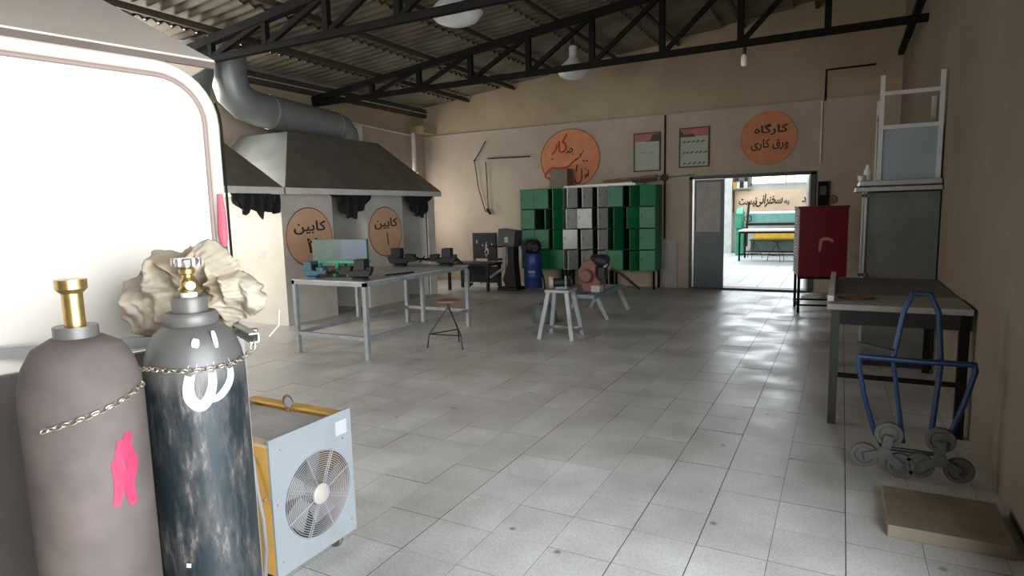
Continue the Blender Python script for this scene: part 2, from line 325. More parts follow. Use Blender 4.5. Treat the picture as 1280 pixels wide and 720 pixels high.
def stroke(mb, pts, w, P, t=.003, n_sub=4):
    """a painted brush stroke: a thin raised ribbon through the points; P maps (u, v, lift) to a 3-D point"""
    pts = [Vector((p[0], p[1])) for p in pts]
    if len(pts) > 2:     # Catmull-Rom
        q = []
        for i in range(len(pts)-1):
            p0 = pts[max(i-1, 0)]; p1 = pts[i]; p2 = pts[i+1]; p3 = pts[min(i+2, len(pts)-1)]
            for k in range(n_sub):
                s_ = k/n_sub
                q.append(.5*((2*p1)+(p2-p0)*s_+(2*p0-5*p1+4*p2-p3)*s_*s_+(-p0+3*p1-3*p2+p3)*s_**3))
        q.append(pts[-1]); pts = q
    m = len(pts); vs = []
    for i, p in enumerate(pts):
        d = (pts[min(i+1, m-1)]-pts[max(i-1, 0)]); d.normalize(); nn = Vector((-d.y, d.x))
        ww = w*(.55+.45*math.sin(PI*min(1, max(0, (i+.6)/(m+.2)))))/2
        a, b = p+nn*ww, p-nn*ww
        vs += [P(a.x, a.y, 0), P(b.x, b.y, 0), P(b.x, b.y, t), P(a.x, a.y, t)]
    fs = []
    for i in range(m-1):
        for k in range(4): fs.append((4*i+k, 4*i+(k+1) % 4, 4*i+4+(k+1) % 4, 4*i+4+k))
    fs += [(0,1,2,3), (4*m-4, 4*m-3, 4*m-2, 4*m-1)]
    mb.add(vs, fs)
def dot(mb, u, v, r, P, t=.003, n=8):
    vs = [P(u+r*math.cos(2*PI*k/n), v+r*math.sin(2*PI*k/n), l) for l in (0, t) for k in range(n)]
    mb.add(vs, [tuple(range(n)), tuple(range(n, 2*n))]+[(k, (k+1) % n, (k+1) % n+n, k+n) for k in range(n)])

# ------------------------------------------------------------------ structure
XL, XR, YF, YB = -8.65, 0.78, 12.0, -1.6
def roof_z(x): return 4.90+.118*x
PX, PY = .305, .31
fl = struct('floor')
box(XL-.2, XR+.2, YB-.2, YF+.2, -.12, -.0035).build('screed', 'grout', fl)
x0s = [-.54+PX*k for k in range(-27, 5)]; y0s = [3.06+PY*k for k in range(-15, 29)]
def tile_me():
    g = .0009; return MB().hexa([(g,g,-.004),(PX-g,g,-.004),(PX-g,PY-g,-.004),(g,PY-g,-.004),(g,g,0),(PX-g,g,0),(PX-g,PY-g,0),(g,PY-g,0)])
cells = []
for x in x0s:
    for y in y0s:
        if x < XL-.3 or x > XR or y > YF: continue
        p = Vector((x+PX/2, y+PY/2, -EYE)); dep = p.dot(fw)
        vis = dep > .5 and abs(p.dot(r2))/dep*F_PX < 500 and abs(p.dot(u2))/dep*F_PX < 375
        cells.append((0 if vis else 1, p.length, x, y))
cells.sort()
rest = MB(); first = None; DARKX = (-1.76, -.845, -.54, .07, -3.59, -5.42)
for i, (_, _, x, y) in enumerate(cells):
    if i < 300:
        if first is None:
            first = tile_me().build('tile', 'tile', fl); t = first; first.data.materials.append(M['grout'])
            for p in first.data.polygons: p.material_index = 0 if p.normal.z > .9 else 1
        else: t = bpy.data.objects.new('tile', first.data); C.objects.link(t); t.parent = fl
        if any(abs(x+PX-q) < .01 for q in DARKX): t.scale = (.9915, 1, 1)
        if random.random() < .12: t.scale = (t.scale[0], .993, 1)
        t.location = (x, y, random.uniform(-.0008, .0004)); t.rotation_euler = (random.gauss(0, .0016), random.gauss(0, .0016), 0)
    else:
        b = tile_me(); a1, a2, dz = random.gauss(0, .0018), random.gauss(0, .0018), random.uniform(-.0008, .0004)
        if any(abs(x+PX-q) < .01 for q in DARKX): b.v = [(min(q[0], PX-.0035), q[1], q[2]) for q in b.v]
        rest.add([(vx+x, vy+y, vz+dz+vy*a1+vx*a2) for vx, vy, vz in b.v], b.f)
rf = rest.build('tile_field', 'tile', fl, kind='stuff'); rf.data.materials.append(M['grout'])
for p in rf.data.polygons: p.material_index = 0 if p.normal.z > .9 else 1

# walls
wf = struct('wall_far')
DX0, DX1, DZ = -2.53, -.47, 2.10
b = MB(); T = .22
b.box(XL-.25, DX0, YF, YF+T, 0, 3.9); b.box(DX1, XR+.25, YF, YF+T, 0, 3.9); b.box(DX0, DX1, YF, YF+T, DZ, 3.9)
b.prism([(XL-.25, 3.9), (XR+.25, 3.9), (XR+.25, 5.15), (XL-.25, 3.95)], YF, YF+T)
b.build('plaster', 'wall', wf)
wl = struct('wall_left')
b = MB(); ys = [YB, 2.1, 3.2, 5.6, 6.3, 10.0, 11.7, YF]
for y0, y1 in zip(ys, ys[1:]):
    lo = (3.2, 5.6) == (y0, y1) or (10.0, 11.7) == (y0, y1); hi = 2.1 <= y0 and y1 <= 6.3
    zs = [0] + ([1.0, 2.5] if lo else []) + ([3.1, 3.62] if hi else []) + [3.74]
    for z0, z1 in zip(zs[::2], zs[1::2]): b.box(XL-.2, XL, y0, y1, z0, z1)
b.build('plaster', 'wall', wl)
for nm, y0, y1, z0, z1 in (('added_window', 10.0, 11.7, 1.0, 2.5), ('window_4', 3.2, 5.6, 1.0, 2.5), ('window_5', 2.1, 6.3, 3.1, 3.62)):  # opening past the booths is added, unseen, to light the far wall
    w_ = struct(nm); b = MB()
    for y in (y0, (y0+y1)/2-.02, y1-.04): b.box(XL-.12, XL-.08, y, y+.04, z0, z1)
    b.box(XL-.12, XL-.08, y0, y1, z0, z0+.04); b.box(XL-.12, XL-.08, y0, y1, z1-.04, z1); b.build('window_frame', 'door_grey', w_)
wr = struct('wall_right')
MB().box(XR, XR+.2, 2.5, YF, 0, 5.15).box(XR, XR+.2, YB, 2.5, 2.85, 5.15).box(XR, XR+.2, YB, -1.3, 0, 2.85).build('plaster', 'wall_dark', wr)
d3 = struct('door_2'); b = MB(); b.box(XR-.02, XR+.2, 2.44, 2.5, 0, 2.85); b.box(XR-.02, XR+.2, -1.3, -1.24, 0, 2.85); b.box(XR-.02, XR+.2, -1.3, 2.5, 2.79, 2.85); b.build('door_frame', 'door_frame', d3)
wb = struct('wall_back')
b = MB()
for x0, x1, z0, z1 in ((XL-.2, -8.2, 0, 4), (-8.2, -3.0, 0, 1.0), (-8.2, -3.0, 3.0, 4), (-3.0, XR+.2, 0, 4)):
    b.box(x0, x1, YB-.2, YB, z0, z1)
b.box(XL-.2, XR+.2, YB-.2, YB, 4, 5.15)
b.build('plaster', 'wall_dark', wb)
w1 = struct('window_1')
b = MB()
for i in range(6): b.box(-8.2+i*1.03, -8.15+i*1.03, YB-.12, YB-.08, 1.0, 3.0)
b.box(-8.2, -3.0, YB-.12, YB-.08, 1.0, 1.05); b.box(-8.2, -3.0, YB-.12, YB-.08, 2.95, 3.0); b.box(-8.2, -3.0, YB-.12, YB-.08, 2.2, 2.24)
b.build('window_frame', 'door_grey', w1)
# wall plate beam at the left eave
t1 = struct('trim_1'); b = MB()
box(XL-.02, XL+.10, YB, YF, 3.74, 3.82).build('wall_plate', 'purlin', t1)
# roof of corrugated sheets in courses, each sheet its own piece
ce = struct('ceiling')
SW, SL = .885, 1.16; ang = math.atan(.118)
def sheet():
    n = 40; vs = []; L_ = SL+.14; th = .007
    for (u, up_) in ((0, 0), (L_, 0), (L_, th), (0, th)):
        for i in range(n+1): vs.append((u, SW*1.04*i/n, .026*math.cos(2*PI*i/n*5.2)+up_))
    fs = []
    for r_ in range(4):
        for i in range(n): fs.append((r_*(n+1)+i, r_*(n+1)+i+1, ((r_+1) % 4)*(n+1)+i+1, ((r_+1) % 4)*(n+1)+i))
    return MB().add(vs, fs)
first = None
for ci in range(9):
    xs_ = -9.05+ci*SL*math.cos(ang)
    for k in range(16):
        y = YB-.25+k*SW
        if first is None: s_ = first = sheet().build('roof_sheet', 'roof', ce, smooth=True)
        else: s_ = bpy.data.objects.new('roof_sheet', first.data); C.objects.link(s_); s_.parent = ce
        s_.location = (xs_, y, roof_z(xs_)+.105+random.uniform(-.003, .003)); s_.rotation_euler = (0, -ang+math.radians(2.0), random.gauss(0, .002))
for ci in range(9):
    x = -8.55+ci*SL*math.cos(ang)
    b = MB(); z = roof_z(x)
    b.box(x-.018, x+.018, YB, YF, z-.05, z+.0); b.box(x-.03, x-.022, YB, YF, z-.05, z+.045)
    b.build('purlin', 'purlin', ce)

# trusses
def truss(Y, label):
    t = thing('roof_truss', label, 'roof truss', (0, Y, 3.6), 0, 'black steel roof trusses')
    zb = .03
    MB().angle((XL, -.03, zb), (XR, -.03, zb), .075, .009, -1).angle((XL, .03, zb), (XR, .03, zb), .075, .009).build('bottom_chord', 'steel_black', t)
    tz = lambda x: 4.64+.112*x-3.6
    MB().bar((XL, 0, tz(XL)), (XR, 0, tz(XR)), .10, .10).build('top_chord', 'steel_black', t)
    xs = [-8.2, -7.25, -6.25, -5.25, -4.23, -3.22, -2.22, -1.22, -.23]
    for i, x in enumerate(xs):
        MB().bar((x, 0, zb-.03), (x, 0, tz(x)), .075, .07, (0, 1, 0)).build('strut', 'steel_black', t)
        if 1 <= i < len(xs)-1:
            MB().bar((x+.03, 0, zb), (xs[i+1]-.02, 0, tz(xs[i+1])-.03), .06, .055, (0, 1, 0)).build('diagonal', 'steel_black', t)
    MB().box(XL+.0, XL+.3, -.006, .006, -.02, tz(XL)+.02).build('gusset', 'steel_black', t)
truss(8.6, 'long black steel truss crossing the hall in front of the far wall')
truss(5.5, 'black steel truss cut by the top of the picture, nearer the camera')
truss(2.4, 'black steel truss right over the gas cylinders, nearest the entrance')

# wall conduits and trims on the far wall
c = MB().tube([(XL+.05, YF-.015, 3.31), (XR-.02, YF-.015, 3.31)], .013).build('wall_conduit', 'conduit')
tag(c, 'long thin horizontal conduit across the far wall above the painted circles', 'conduit')
c = MB().tube([(-3.03, YF-.018, 3.29), (-3.03, YF-.018, 2.1), (-3.03, YF-.018, .95)], .016).build('wall_conduit', 'steel_black')
tag(c, 'dark vertical conduit between the two posters running down beside the lockers', 'conduit')
c = MB().tube([(-.32, YF-.018, 3.28), (-.32, YF-.018, 3.78), (.40, YF-.018, 3.78)], .016).build('wall_conduit', 'steel_black')
tag(c, 'dark conduit with a right angle high in the right corner of the far wall', 'conduit')
c = MB().tube([(-.36, YF-.018, 3.28), (-.36, YF-.018, 2.25)], .014).build('wall_conduit', 'conduit_light')
tag(c, 'pale vertical conduit right of the door dropping to the switch', 'conduit')
t = thing('cable_junction', 'dark round junction with a cable, right of the lockers top', 'junction box', (-3.03, YF-.06, 2.12))
MB().lathe([(.06, -.03), (.07, 0), (.05, .03), (0, .04)], 16, axis='y').build('box', 'purlin', t, smooth=True)
MB().tube([(.05, 0, 0), (.3, .03, .02), (.52, .03, .03), (.55, .03, .03)], .012).build('cable', 'green_frame', t)
t = thing('switch_box', 'small black switch box on the wall right of the doorway', 'switch box', (-.30, YF-.05, 1.75))
box(-.08, .08, -.04, .045, -.26, .18).build('housing', 'steel_black', t, bevel=.006); box(-.05, .05, -.052, -.035, -.05, .1).build('cover', 'door_frame', t)
c = MB().lathe([(.07, -.02), (.075, .0), (.05, .03), (0, .035)], 16, (-.16, YF-.02, 1.62), 'y').build('wall_socket', 'rust', smooth=True); tag(c, 'small round brown socket right of the black switch box', 'socket')
# the white vertical pipe in the left corner + conduit of the left wall
c = MB().tube([(XL+.10, 11.45, 3.35), (XL+.10, 11.45, .02)], .05, 12).build('drain_pipe', 'conduit_light', smooth=True); tag(c, 'pale vertical drain pipe in the far left corner of the hall', 'pipe')
c = MB().tube([(XL+.03, 8.6, 3.40), (XL+.03, 11.6, 3.30)], .02, 8).build('wall_conduit', 'conduit_light'); tag(c, 'pale conduit high on the left wall beyond the duct end', 'conduit')
c = MB().box(XL, XL+.12, 9.35, 9.75, 2.95, 3.32).build('junction_box', 'conduit_light', bevel=.01); tag(c, 'pale square box on the left wall right of the duct end', 'junction box')
c = MB().box(XL, XL+.35, YF-.5, YF-.0, 3.34, 3.50).build('corner_bracket', 'wall'); tag(c, 'plastered ledge high in the far left corner above the drain pipe', 'ledge')
# hanging wire and rod on the far wall
c = MB().tube([(-6.95, YF-.03, 2.72), (-5.90, YF-.03, 2.70)], .014).build('wall_rod', 'wire'); tag(c, 'thin horizontal rod fixed to the far wall left of the orange circle', 'rod')
t = thing('plumb_line', 'thin dark cord looped over a nail on the far wall, left of the lockers', 'cord', (-6.95, YF-.05, 2.6))
MB().tube([(-.03, .02, .5), (-.20, 0, .24), (-.32, 0, .10), (-.24, 0, -.5), (-.08, 0, -1.03), (.02, 0, -1.08), (.0, 0, -.9), (-.03, .0, .05)], .011, 6).build('cord', 'wire', t)
MB().tube([(-.04, 0, -.98), (.05, 0, -1.10)], .03, 8).build('plug', 'wire', t)
MB().lathe([(.0, -.03), (.012, -.03), (.012, .04)], 8, (-.32, .0, .10), 'y').build('nail', 'wire', t)
# grey board left of door
c = box(-3.20, -2.78, YF-.03, YF, 0.0, .95).build('wall_board', 'door_light', bevel=.004); tag(c, 'pale low board on the wall between the lockers and the door', 'board')

# door
d1 = struct('door_1')
b = MB(); b.box(DX0-.03, DX0+.03, YF-.04, YF+.12, 0, DZ); b.box(DX1-.03, DX1+.05, YF-.04, YF+.12, 0, DZ); b.box(DX0-.03, DX1+.05, YF-.04, YF+.12, DZ-.04, DZ+.02)
b.build('door_frame', 'door_frame', d1); box(DX0, DX1, YF-.06, YF+T, -.0, .035).build('threshold', 'door_frame', d1)
b = box(-2.49, -1.93, YF-.015, YF+.03, .03, 2.05).build('door_leaf', 'door_grey', d1, label='closed left door leaf, grey below and frosted above')
box(-2.43, -1.99, YF-.024, YF-.014, 1.08, 2.0).build('frosted_panel', 'door_light', b)
box(-2.50, -2.465, YF-.04, YF-.01, .03, 2.06).build('edge_strip', 'lip', b)
MB().tube([(-2.0, YF-.03, 1.02), (-2.0, YF-.07, 1.02), (-2.0, YF-.07, 1.14), (-2.0, YF-.03, 1.14)], .009).build('handle', 'chrome', b)
b = MB().hexa([(-.535, YF+.16, .03), (-.50, YF+.16, .03), (-.56, YF+.78, .03), (-.60, YF+.78, .03), (-.535, YF+.16, 2.06), (-.50, YF+.16, 2.06), (-.56, YF+.78, 2.06), (-.60, YF+.78, 2.06)]).build('door_leaf', 'white_metal', d1, label='right door leaf swung open into the next room')

# painted circles on the far wall
def circle_sign(name, label, cx, cz, rx, rz, Y, m='orange', ringm='ring'):
    t = thing(name, label, 'painted sign', (cx, Y, cz))
    MB().lathe([(0, -.006), (1, -.006), (1, 0)], 48, axis='y').build('disc', m, t)
    d = t.children[0]
    for v in d.data.vertices: v.co.x *= rx; v.co.z *= rz
    MB().tube([(rx*math.cos(2*PI*k/48), -.006, rz*math.sin(2*PI*k/48)) for k in range(48)], .009, 5, closed=True).build('outline', ringm, t)
    return t
R90 = (PI/2, 0, 0)
s1 = circle_sign('painted_circle', 'orange circle with red and black safety slogan above the lockers', -5.0, 2.86-.26, .655, .60, YF, 'orange')
P1 = lambda x, y, l: ((x-370)/309*.655, -.007-l, -(y-366)/298*.60)
b = MB()
for pts, w in (([(345,112),(318,160),(300,190),(325,215),(332,262),(300,293),(265,290)], 17), ([(262,180),(258,230),(264,285)], 17), ([(232,205),(230,250),(205,290),(175,312)], 16)): stroke(b, pts, w*1.35, P1)
stroke(b, [(515,285),(492,330),(478,352)], 11, P1)
stroke(b, [(490,345),(440,375),(400,402),(352,445),(250,458),(180,450),(112,512),(116,545),(160,553),(290,545)], 20, P1)
dot(b, 185, 357, 12, P1); dot(b, 435, 378, 10, P1)
b.build('lettering', 'ink_red', s1)
b = MB()
for pts, w in (([(322,310),(360,300),(385,303),(402,272),(380,266),(368,292)], 9), ([(345,285),(365,302)], 8), ([(448,430),(436,500)], 11), ([(562,488),(558,555)], 9), ([(535,525),(522,545),(540,556),(548,530),(530,572)], 8), ([(492,468),(492,570),(468,612),(435,612),(420,572)], 11)): stroke(b, pts, w*1.35, P1)
for q in ((515,397,10), (547,397,10), (402,322,6), (530,480,7), (480,330,9)): dot(b, q[0], q[1], q[2], P1)
b.build('lettering', 'ink', s1, label='black lettering')
s2 = circle_sign('painted_circle', 'orange circle with two lines of black writing above the doorway', -1.2, 2.725, .46, .46, YF, 'orange', 'orange')
persian('lettering', '\uFB90\uFE8E\uFEAD\uFB94\uFE8E\uFEE9', .3, (.04, -.009, .15), R90, 'ink', s2, (.56, .20), offset=.006)
persian('lettering', '\uFEED\uFEAD\uFED5 \uFB90\uFE8E\uFEAD\uFBFC', .3, (.02, -.009, -.11), R90, 'ink', s2, (.62, .20), offset=.006)

# posters
def poster(label, x0, x1, z0, z1, rows):
    t = thing('wall_poster', label, 'poster', ((x0+x1)/2, YF, (z0+z1)/2)); w, h = (x1-x0)/2, (z1-z0)/2
    box(-w, w, -.02, 0, -h, h).build('sheet', 'poster', t)
    b = MB(); f = .022
    b.box(-w-f, -w, -.035, 0, -h-f, h+f); b.box(w, w+f, -.035, 0, -h-f, h+f); b.box(-w, w, -.035, 0, h, h+f); b.box(-w, w, -.035, 0, -h-f, -h); b.build('frame', 'poster_dark', t)
    box(-w, w, -.026, -.019, h-.14, h).build('header', 'poster_red', t)
    b = MB(); b.prism([(-w*.2, h-.15), (w, h-.15), (w, h-.01), (w*.45, h-.02), (w*.3, h-.12)] if not rows else [(-w, h-.15), (w*.1, h-.15), (-w*.1, h-.09), (-w*.7, h-.10), (-w, h-.02)], -.03, -.027)
    b.build('emblem', 'poster_dark', t)
    b = MB(); random.seed(3)
    P = lambda u, v, l: (u, -.021-l, v)
    for r_ in range(rows):
        z = h-.24-r_*.20; x = -w+.05
        while x < w-.08:
            ww = random.uniform(.04, .09); stroke(b, [(x, z), (x+ww*.3, z-.012), (x+ww*.6, z+.012), (x+ww, z)], .018, P); dot(b, x+ww*.5, z+.025, .006, P); x += ww+.02
    if not rows:
        for x in (-.11, -.04, .04, .10): stroke(b, [(x-.03, -.01), (x, -.02), (x+.02, 0)], .008, P)
    b.build('print', 'poster_dark', t)
poster('framed pale poster with a red header, left of the dark conduit', -3.62, -3.14, 2.28, 2.97, 0)
poster('framed pale poster with three lines of writing, right of the dark conduit', -2.74, -2.23, 2.31, 3.00, 3)

# ------------------------------------------------------------------ next room (seen through the doorway)
n = struct('floor'); box(-9, 3, YF+T, 21.6, -.1, -.012).build('screed', 'grout', n)
b = MB()
for i in range(16):
    for k in range(31):
        x = -5.4+i*.4; y = YF+T+.005+k*.305
        if y > 21.3: continue
        b.box(x+.003, x+.397, y+.002, y+.303, -.012, 0)
b.build('tile_field', mat('next_room_tile', (.60, .62, .64), .45, var=.06), n, kind='stuff')
n = struct('wall_far'); 
b = MB(); b.box(-9, 3, 21.5, 21.7, 0, 2.25); b.box(-9, -2.62, 21.5, 21.7, 2.25, 3.1); b.box(-2.62, 3, 21.5, 21.7, 2.75, 3.8); b.box(-9,-2.62,21.5,21.7,3.1,3.8); b.build('plaster', 'next_wall', n)
n = struct('wall_left'); box(-9.2, -9, YF, 21.7, 0, 3.8).build('plaster', 'next_wall', n)
n = struct('wall_right'); box(1.2, 1.4, YF+T, 21.7, 0, 3.8).build('plaster', 'next_wall', n)
n = struct('ceiling'); box(-9.2, 1.4, YF+T, 21.7, 3.8, 3.9).build('slab', 'next_wall', n)
n = struct('window_2'); box(-2.62, .9, 21.55, 21.58, 2.25, 2.75).build('pane', 'sky_pane', n)
b = MB(); b.box(-2.66, .9, 21.47, 21.52, 2.20, 2.25); b.box(-2.66, -2.60, 21.47, 21.52, 2.2, 2.75)
for x in (-1.6, -.6, .3): b.box(x-.02, x+.02, 21.5, 21.55, 2.25, 2.75)
b.build('window_frame', 'white_metal', n)
n = struct('trim_2'); box(-3.55, -3.18, 21.2, 21.5, 0, 3.1).build('pillar', 'white_metal', n)
# banner with the verse
t = thing('wall_banner', 'long peach banner with black calligraphy on the next room wall', 'banner', (-1.1, 21.48, 1.70))
box(-2.05, 2.1, -.03, 0, -.36, .33).build('cloth', 'banner', t); box(-2.12, -2.03, -.035, 0, -.36, .33).build('edge', 'machine_red', t)
persian('lettering', '\uFEE7\uFBFF\uFEB4\uFE96', .3, (-1.62, -.035, -.04), R90, 'ink', t, (.55, .30), shear=.0, offset=.008)
persian('lettering', '\uFEB3\uFEA8\uFEE8\uFEAE\uFE8D\uFEE7\uFBFD', .3, (-.98, -.035, .0), R90, 'ink', t, (.80, .42), shear=.25, offset=.008)
persian('lettering', '\uFE91\uFEEA', .3, (-.46, -.035, -.08), R90, 'ink', t, (.15, .16), offset=.008)
persian('lettering', '\uFE91\uFEAE\uFE81\uFBFE\uFEAA', .3, (.18, -.035, .02), R90, 'ink', t, (.42, .36), shear=.2, offset=.008)
persian('lettering', '\uFB90\uFE8E\uFEAD', .3, (.66, -.035, .02), R90, 'ink', t, (.40, .30), offset=.008)
persian('lettering', '\uFECB\uFEE4\uFEDE', .3, (1.2, -.035, -.02), R90, 'ink', t, (.40, .30), offset=.008)
persian('lettering', '\uFE91\uFEEA', .3, (1.65, -.035, -.02), R90, 'ink', t, (.22, .24), offset=.008)
# cluttered shelf at top left
t = thing('wall_shelf', 'high shelf with jumbled parts at the top left of the next room', 'shelf', (-3.0, 21.3, 2.12))
box(-.2, .35, -.1, .18, -.03, 0).build('shelf', 'conduit', t)
random.seed(5)
for i, (x, z, mm) in enumerate(((-.12, 0, 'ochre'), (0, .0, 'white_metal'), (.1, .0, 'dark'), (.22, 0, 'white_metal'), (-.05, .22, 'dark'), (.12, .22, 'box_grey'), (.25, .2, 'dark'))):
    q = box(-3.0+x-.05, -3.0+x+.05, 21.25, 21.38, 2.12+z, 2.12+z+.2).build('parts_box', mm); tag(q, ['ochre box at left of the high shelf in the next room', 'white box beside the ochre one on the next room shelf', 'dark box in the middle of the next room shelf', 'white box at right of the next room shelf', 'dark box stacked at left on the next room shelf', 'grey box stacked in the middle of the next room shelf', 'dark box stacked at right on the next room shelf'][i], 'box')
# folding machine with teal beam
t = thing('folding_machine', 'teal and yellow sheet metal folding machine against the next room wall', 'machine', (-1.3, 20.6, 0))
MB().prism([(-.15, 1.02), (.15, 1.02), (.15, 1.30), (-.02, 1.36), (-.15, 1.30)], -1.25, 2.0, 'x').build('clamping_beam', 'teal', t, bevel=.01)
box(-1.35, 2.0, -.18, .2, .93, 1.0).build('bending_blade', 'vise_black', t)
MB().prism([(-.2, .55), (-.12, .50), (.1, .50), (.1, .78), (-.2, .78)], -1.1, 2.0, 'x').build('apron', 'yellow', t)
box(-1.2, 2.0, .0, .25, .1, .5).build('lower_body', 'box_grey', t)
for x in (-1.5, 2.0):
    MB().box(x-.12, x+.12, -.25, .3, 0, .9).build('end_frame', 'green_frame', t, bevel=.02)
MB().prism([(-.35, .85), (.25, .85), (.25, 1.35), (-.05, 1.5), (-.3, 1.3)], -1.62, -1.42, 'x').build('end_head', 'green_frame', t, bevel=.02)
MB().tube([(-1.3, -.2, .3), (-1.28, -.3, 1.0), (-1.25, -.2, 1.65)], .035, 8).build('counterweight_arm', 'vise_black', t)
MB().tube([(-1.25+.1*math.cos(2*PI*k/16), -.32, 1.15+.1*math.sin(2*PI*k/16)) for k in range(16)], .014, 6, closed=True).build('hand_wheel', 'vise_black', t)
# white-topped table
t = thing('work_table', 'white-topped table on thin black legs in the next room', 'table', (-1.6, 18.9, 0))
box(-.95, 1.6, -.62, .62, .83, .87).build('table_top', 'white_top', t, bevel=.004)
box(-.93, 1.58, -.60, .60, .78, .83).build('apron', 'steel_black', t)
for x in (-.92, 1.55):
    for y in (-.58, .58): box(x-.022, x+.022, y-.022, y+.022, 0, .8).build('leg', 'steel_black', t)
for y in (-.58, .58): box(-.92, 1.55, y-.015, y+.015, .18, .21).build('stretcher', 'steel_black', t)
# stools near that table
def stool(name, label, x, y, h, r, rot, foot, seatm='seat', group=None):
    t = thing(name, label, 'stool', (x, y, 0), rot, group)
    MB().lathe([(0, h-.022), (r*.9, h-.022), (r, h-.012), (r, h-.004), (r*.93, h), (0, h)], 28).build('seat', seatm, t, smooth=True)
    MB().tube([(0, 0, h-.02), (0, 0, h-.12)], .014, 8).build('screw_post', 'wire', t)
    for k in range(3):
        a = 2*PI*k/3; f = (foot*math.cos(a), foot*math.sin(a), 0); kn = (foot*.9*math.cos(a), foot*.9*math.sin(a), .16)
        MB().tube([f, kn, (.02*math.cos(a), .02*math.sin(a), h-.10)], .008, 7).build('leg', 'wire', t)
    pts = [(foot*.9*math.cos(2*PI*k/3), foot*.9*math.sin(2*PI*k/3), .16) for k in range(3)]
    MB().tube(pts, .007, 6, closed=False).tube([pts[2], pts[0]], .007, 6).build('foot_rail', 'wire', t)
    return t
stool('stool', 'wire-legged round stool under the white table, left one', -2.25, 19.3, .55, .15, .4, .24, 'wire')
stool('stool', 'wire-legged round stool under the white table, right one', -1.55, 18.5, .55, .15, .9, .26, 'wire')
stool('stool', 'round stool with a brown wooden seat beside the long steel table', -4.0, 5.89, .55, .14, math.radians(-22), .26)

# ------------------------------------------------------------------ welding booths along the left wall
XB = -6.95
def booth(label, y0, y1, n_label):
    t = thing('welding_booth', label, 'booth', (XB, y0, 0))
    d = y1-y0
    box(XL-XB, 0, 0, .07, 0, 1.90).build('partition', 'booth', t)
    box(-.06, 0, .07, d, 0, 1.90).build('front_panel', 'booth', t)
    return t
b2 = booth('welding booth with the partly hidden second oval sign, nearer the camera', 6.17, 7.16, 2)
b1 = booth('welding booth with the oval sign numbered one, left of the black vises', 7.93, 8.89, 1)
t = thing('booth_end_wall', 'cream end wall of the booths with a pale front post', 'partition', (XB, 9.62, 0))
box(XL-XB, 0, 0, .20, 0, 1.90).build('partition', 'booth', t); box(-.02, .03, -.0, .22, 0, 1.93).build('front_post', 'flange', t)
RX = (PI/2, 0, PI/2)
def oval(booth_o, yc, zc, ry, rz, digit, label):
    t = thing('oval_sign', label, 'painted sign', (XB, yc, zc))
    MB().lathe([(0, 0), (1, 0), (1, .006), (0, .006)], 40, axis='x').build('disc', 'peach', t)
    for v in t.children[0].data.vertices: v.co.y *= ry; v.co.z *= rz
    MB().tube([(.006, ry*math.cos(2*PI*k/44), rz*math.sin(2*PI*k/44)) for k in range(44)], .008, 5, closed=True).build('outline', 'ring', t)
    persian('lettering', '\uFB90\uFE8E\uFE91\uFBFF\uFEE6', .3, (.008, .02, rz*.33), RX, 'ink', t, (ry*1.42, rz*.46), offset=.004)
    persian('number', digit, .3, (.008, .04, -rz*.30), RX, 'ink', t, (.045 if digit == '\u06F1' else .20, rz*.52))
oval(b2, 6.665, 1.25, .445, .43, '\u06F2', 'peach oval sign behind the green box on the table')
oval(b1, 8.40, 1.26, .435, .42, '\u06F1', 'peach oval sign numbered one on the grey booth panel')
# extraction hoods
def hood(label, y0, y1, ty0, ty1, hm='hood'):
    t = thing('extraction_hood', label, 'hood', (XB, (y0+y1)/2, 1.95)); my = (y0+y1)/2
    xf, xb, tx, bx, h = .28, XL-XB, -.62, XL-XB, .90
    A = (xf, y0-my, 0); B = (xf, y1-my, 0); D = (xb, y0-my, 0); E_ = (xb, y1-my, 0)
    a = (tx, ty0-my, h); b_ = (tx, ty1-my, h); d = (bx, ty0-my, h); e = (bx, ty1-my, h)
    def plate(q, nm):
        q = [Vector(p) for p in q]; nn = (q[1]-q[0]).cross(q[2]-q[0]).normalized()*.006
        MB().hexa([p for p in q]+[p+nn for p in q]).build(nm, hm if nm != 'side_plate' else 'duct', t)  # side plates get the paler duct steel for the light they catch
    plate([A, B, b_, a], 'front_plate'); plate([D, A, a, d], 'side_plate'); plate([B, E_, e, b_], 'side_plate'); plate([a, b_, e, d], 'top_plate')
    MB().box(xf-.02, xf+.005, y0-my, y1-my, -.085, .0).box(xb, xf, y0-my, y0-my+.02, -.085, 0).box(xb, xf, y1-my-.02, y1-my, -.085, 0).build('rim', 'flange', t)  # pale rim heightened to take in the bright daylight gaps below
    return t
hood('dark sheet metal hood with a lit left side over the two numbered booths', 6.02, 9.72, 6.95, 9.05)
hood('dark sheet metal hood over the nearer booth, cut by the cream panel', 3.2, 5.98, 3.9, 5.38)
# duct
t = thing('extraction_duct', 'thick round galvanised duct lying above the far hood', 'duct', (-7.95, 6.4, 3.125))
r_ = .255
MB().tube([(0, .55, .06), (0, 1.98, -.02)], r_, 28).build('pipe', 'duct', t, smooth=True)
MB().tube([(0, -.12, .77), (0, -.12, .45), (0, -.06, .25), (0, .12, .12), (0, .35, .07), (0, .56, .06)], r_, 28).build('elbow', 'duct', t, smooth=True)
MB().tube([(0, 1.97, -.02), (0, 2.10, -.05), (.0, 2.20, -.14), (0, 2.23, -.28)], [r_, r_, r_*.98, r_*.95], 28).build('elbow', 'duct', t, smooth=True)
for y in (.56, 1.96): MB().tube([(0, y-.012, .06 if y < 1 else -.02), (0, y+.012, .06 if y < 1 else -.02)], r_+.008, 28).build('seam_band', 'lip' if y < 1 else 'duct', t, smooth=True)
t = thing('extraction_duct', 'vertical round galvanised duct over the nearer hood, curving away at its foot', 'duct', (-7.95, 5.64, 3.12))
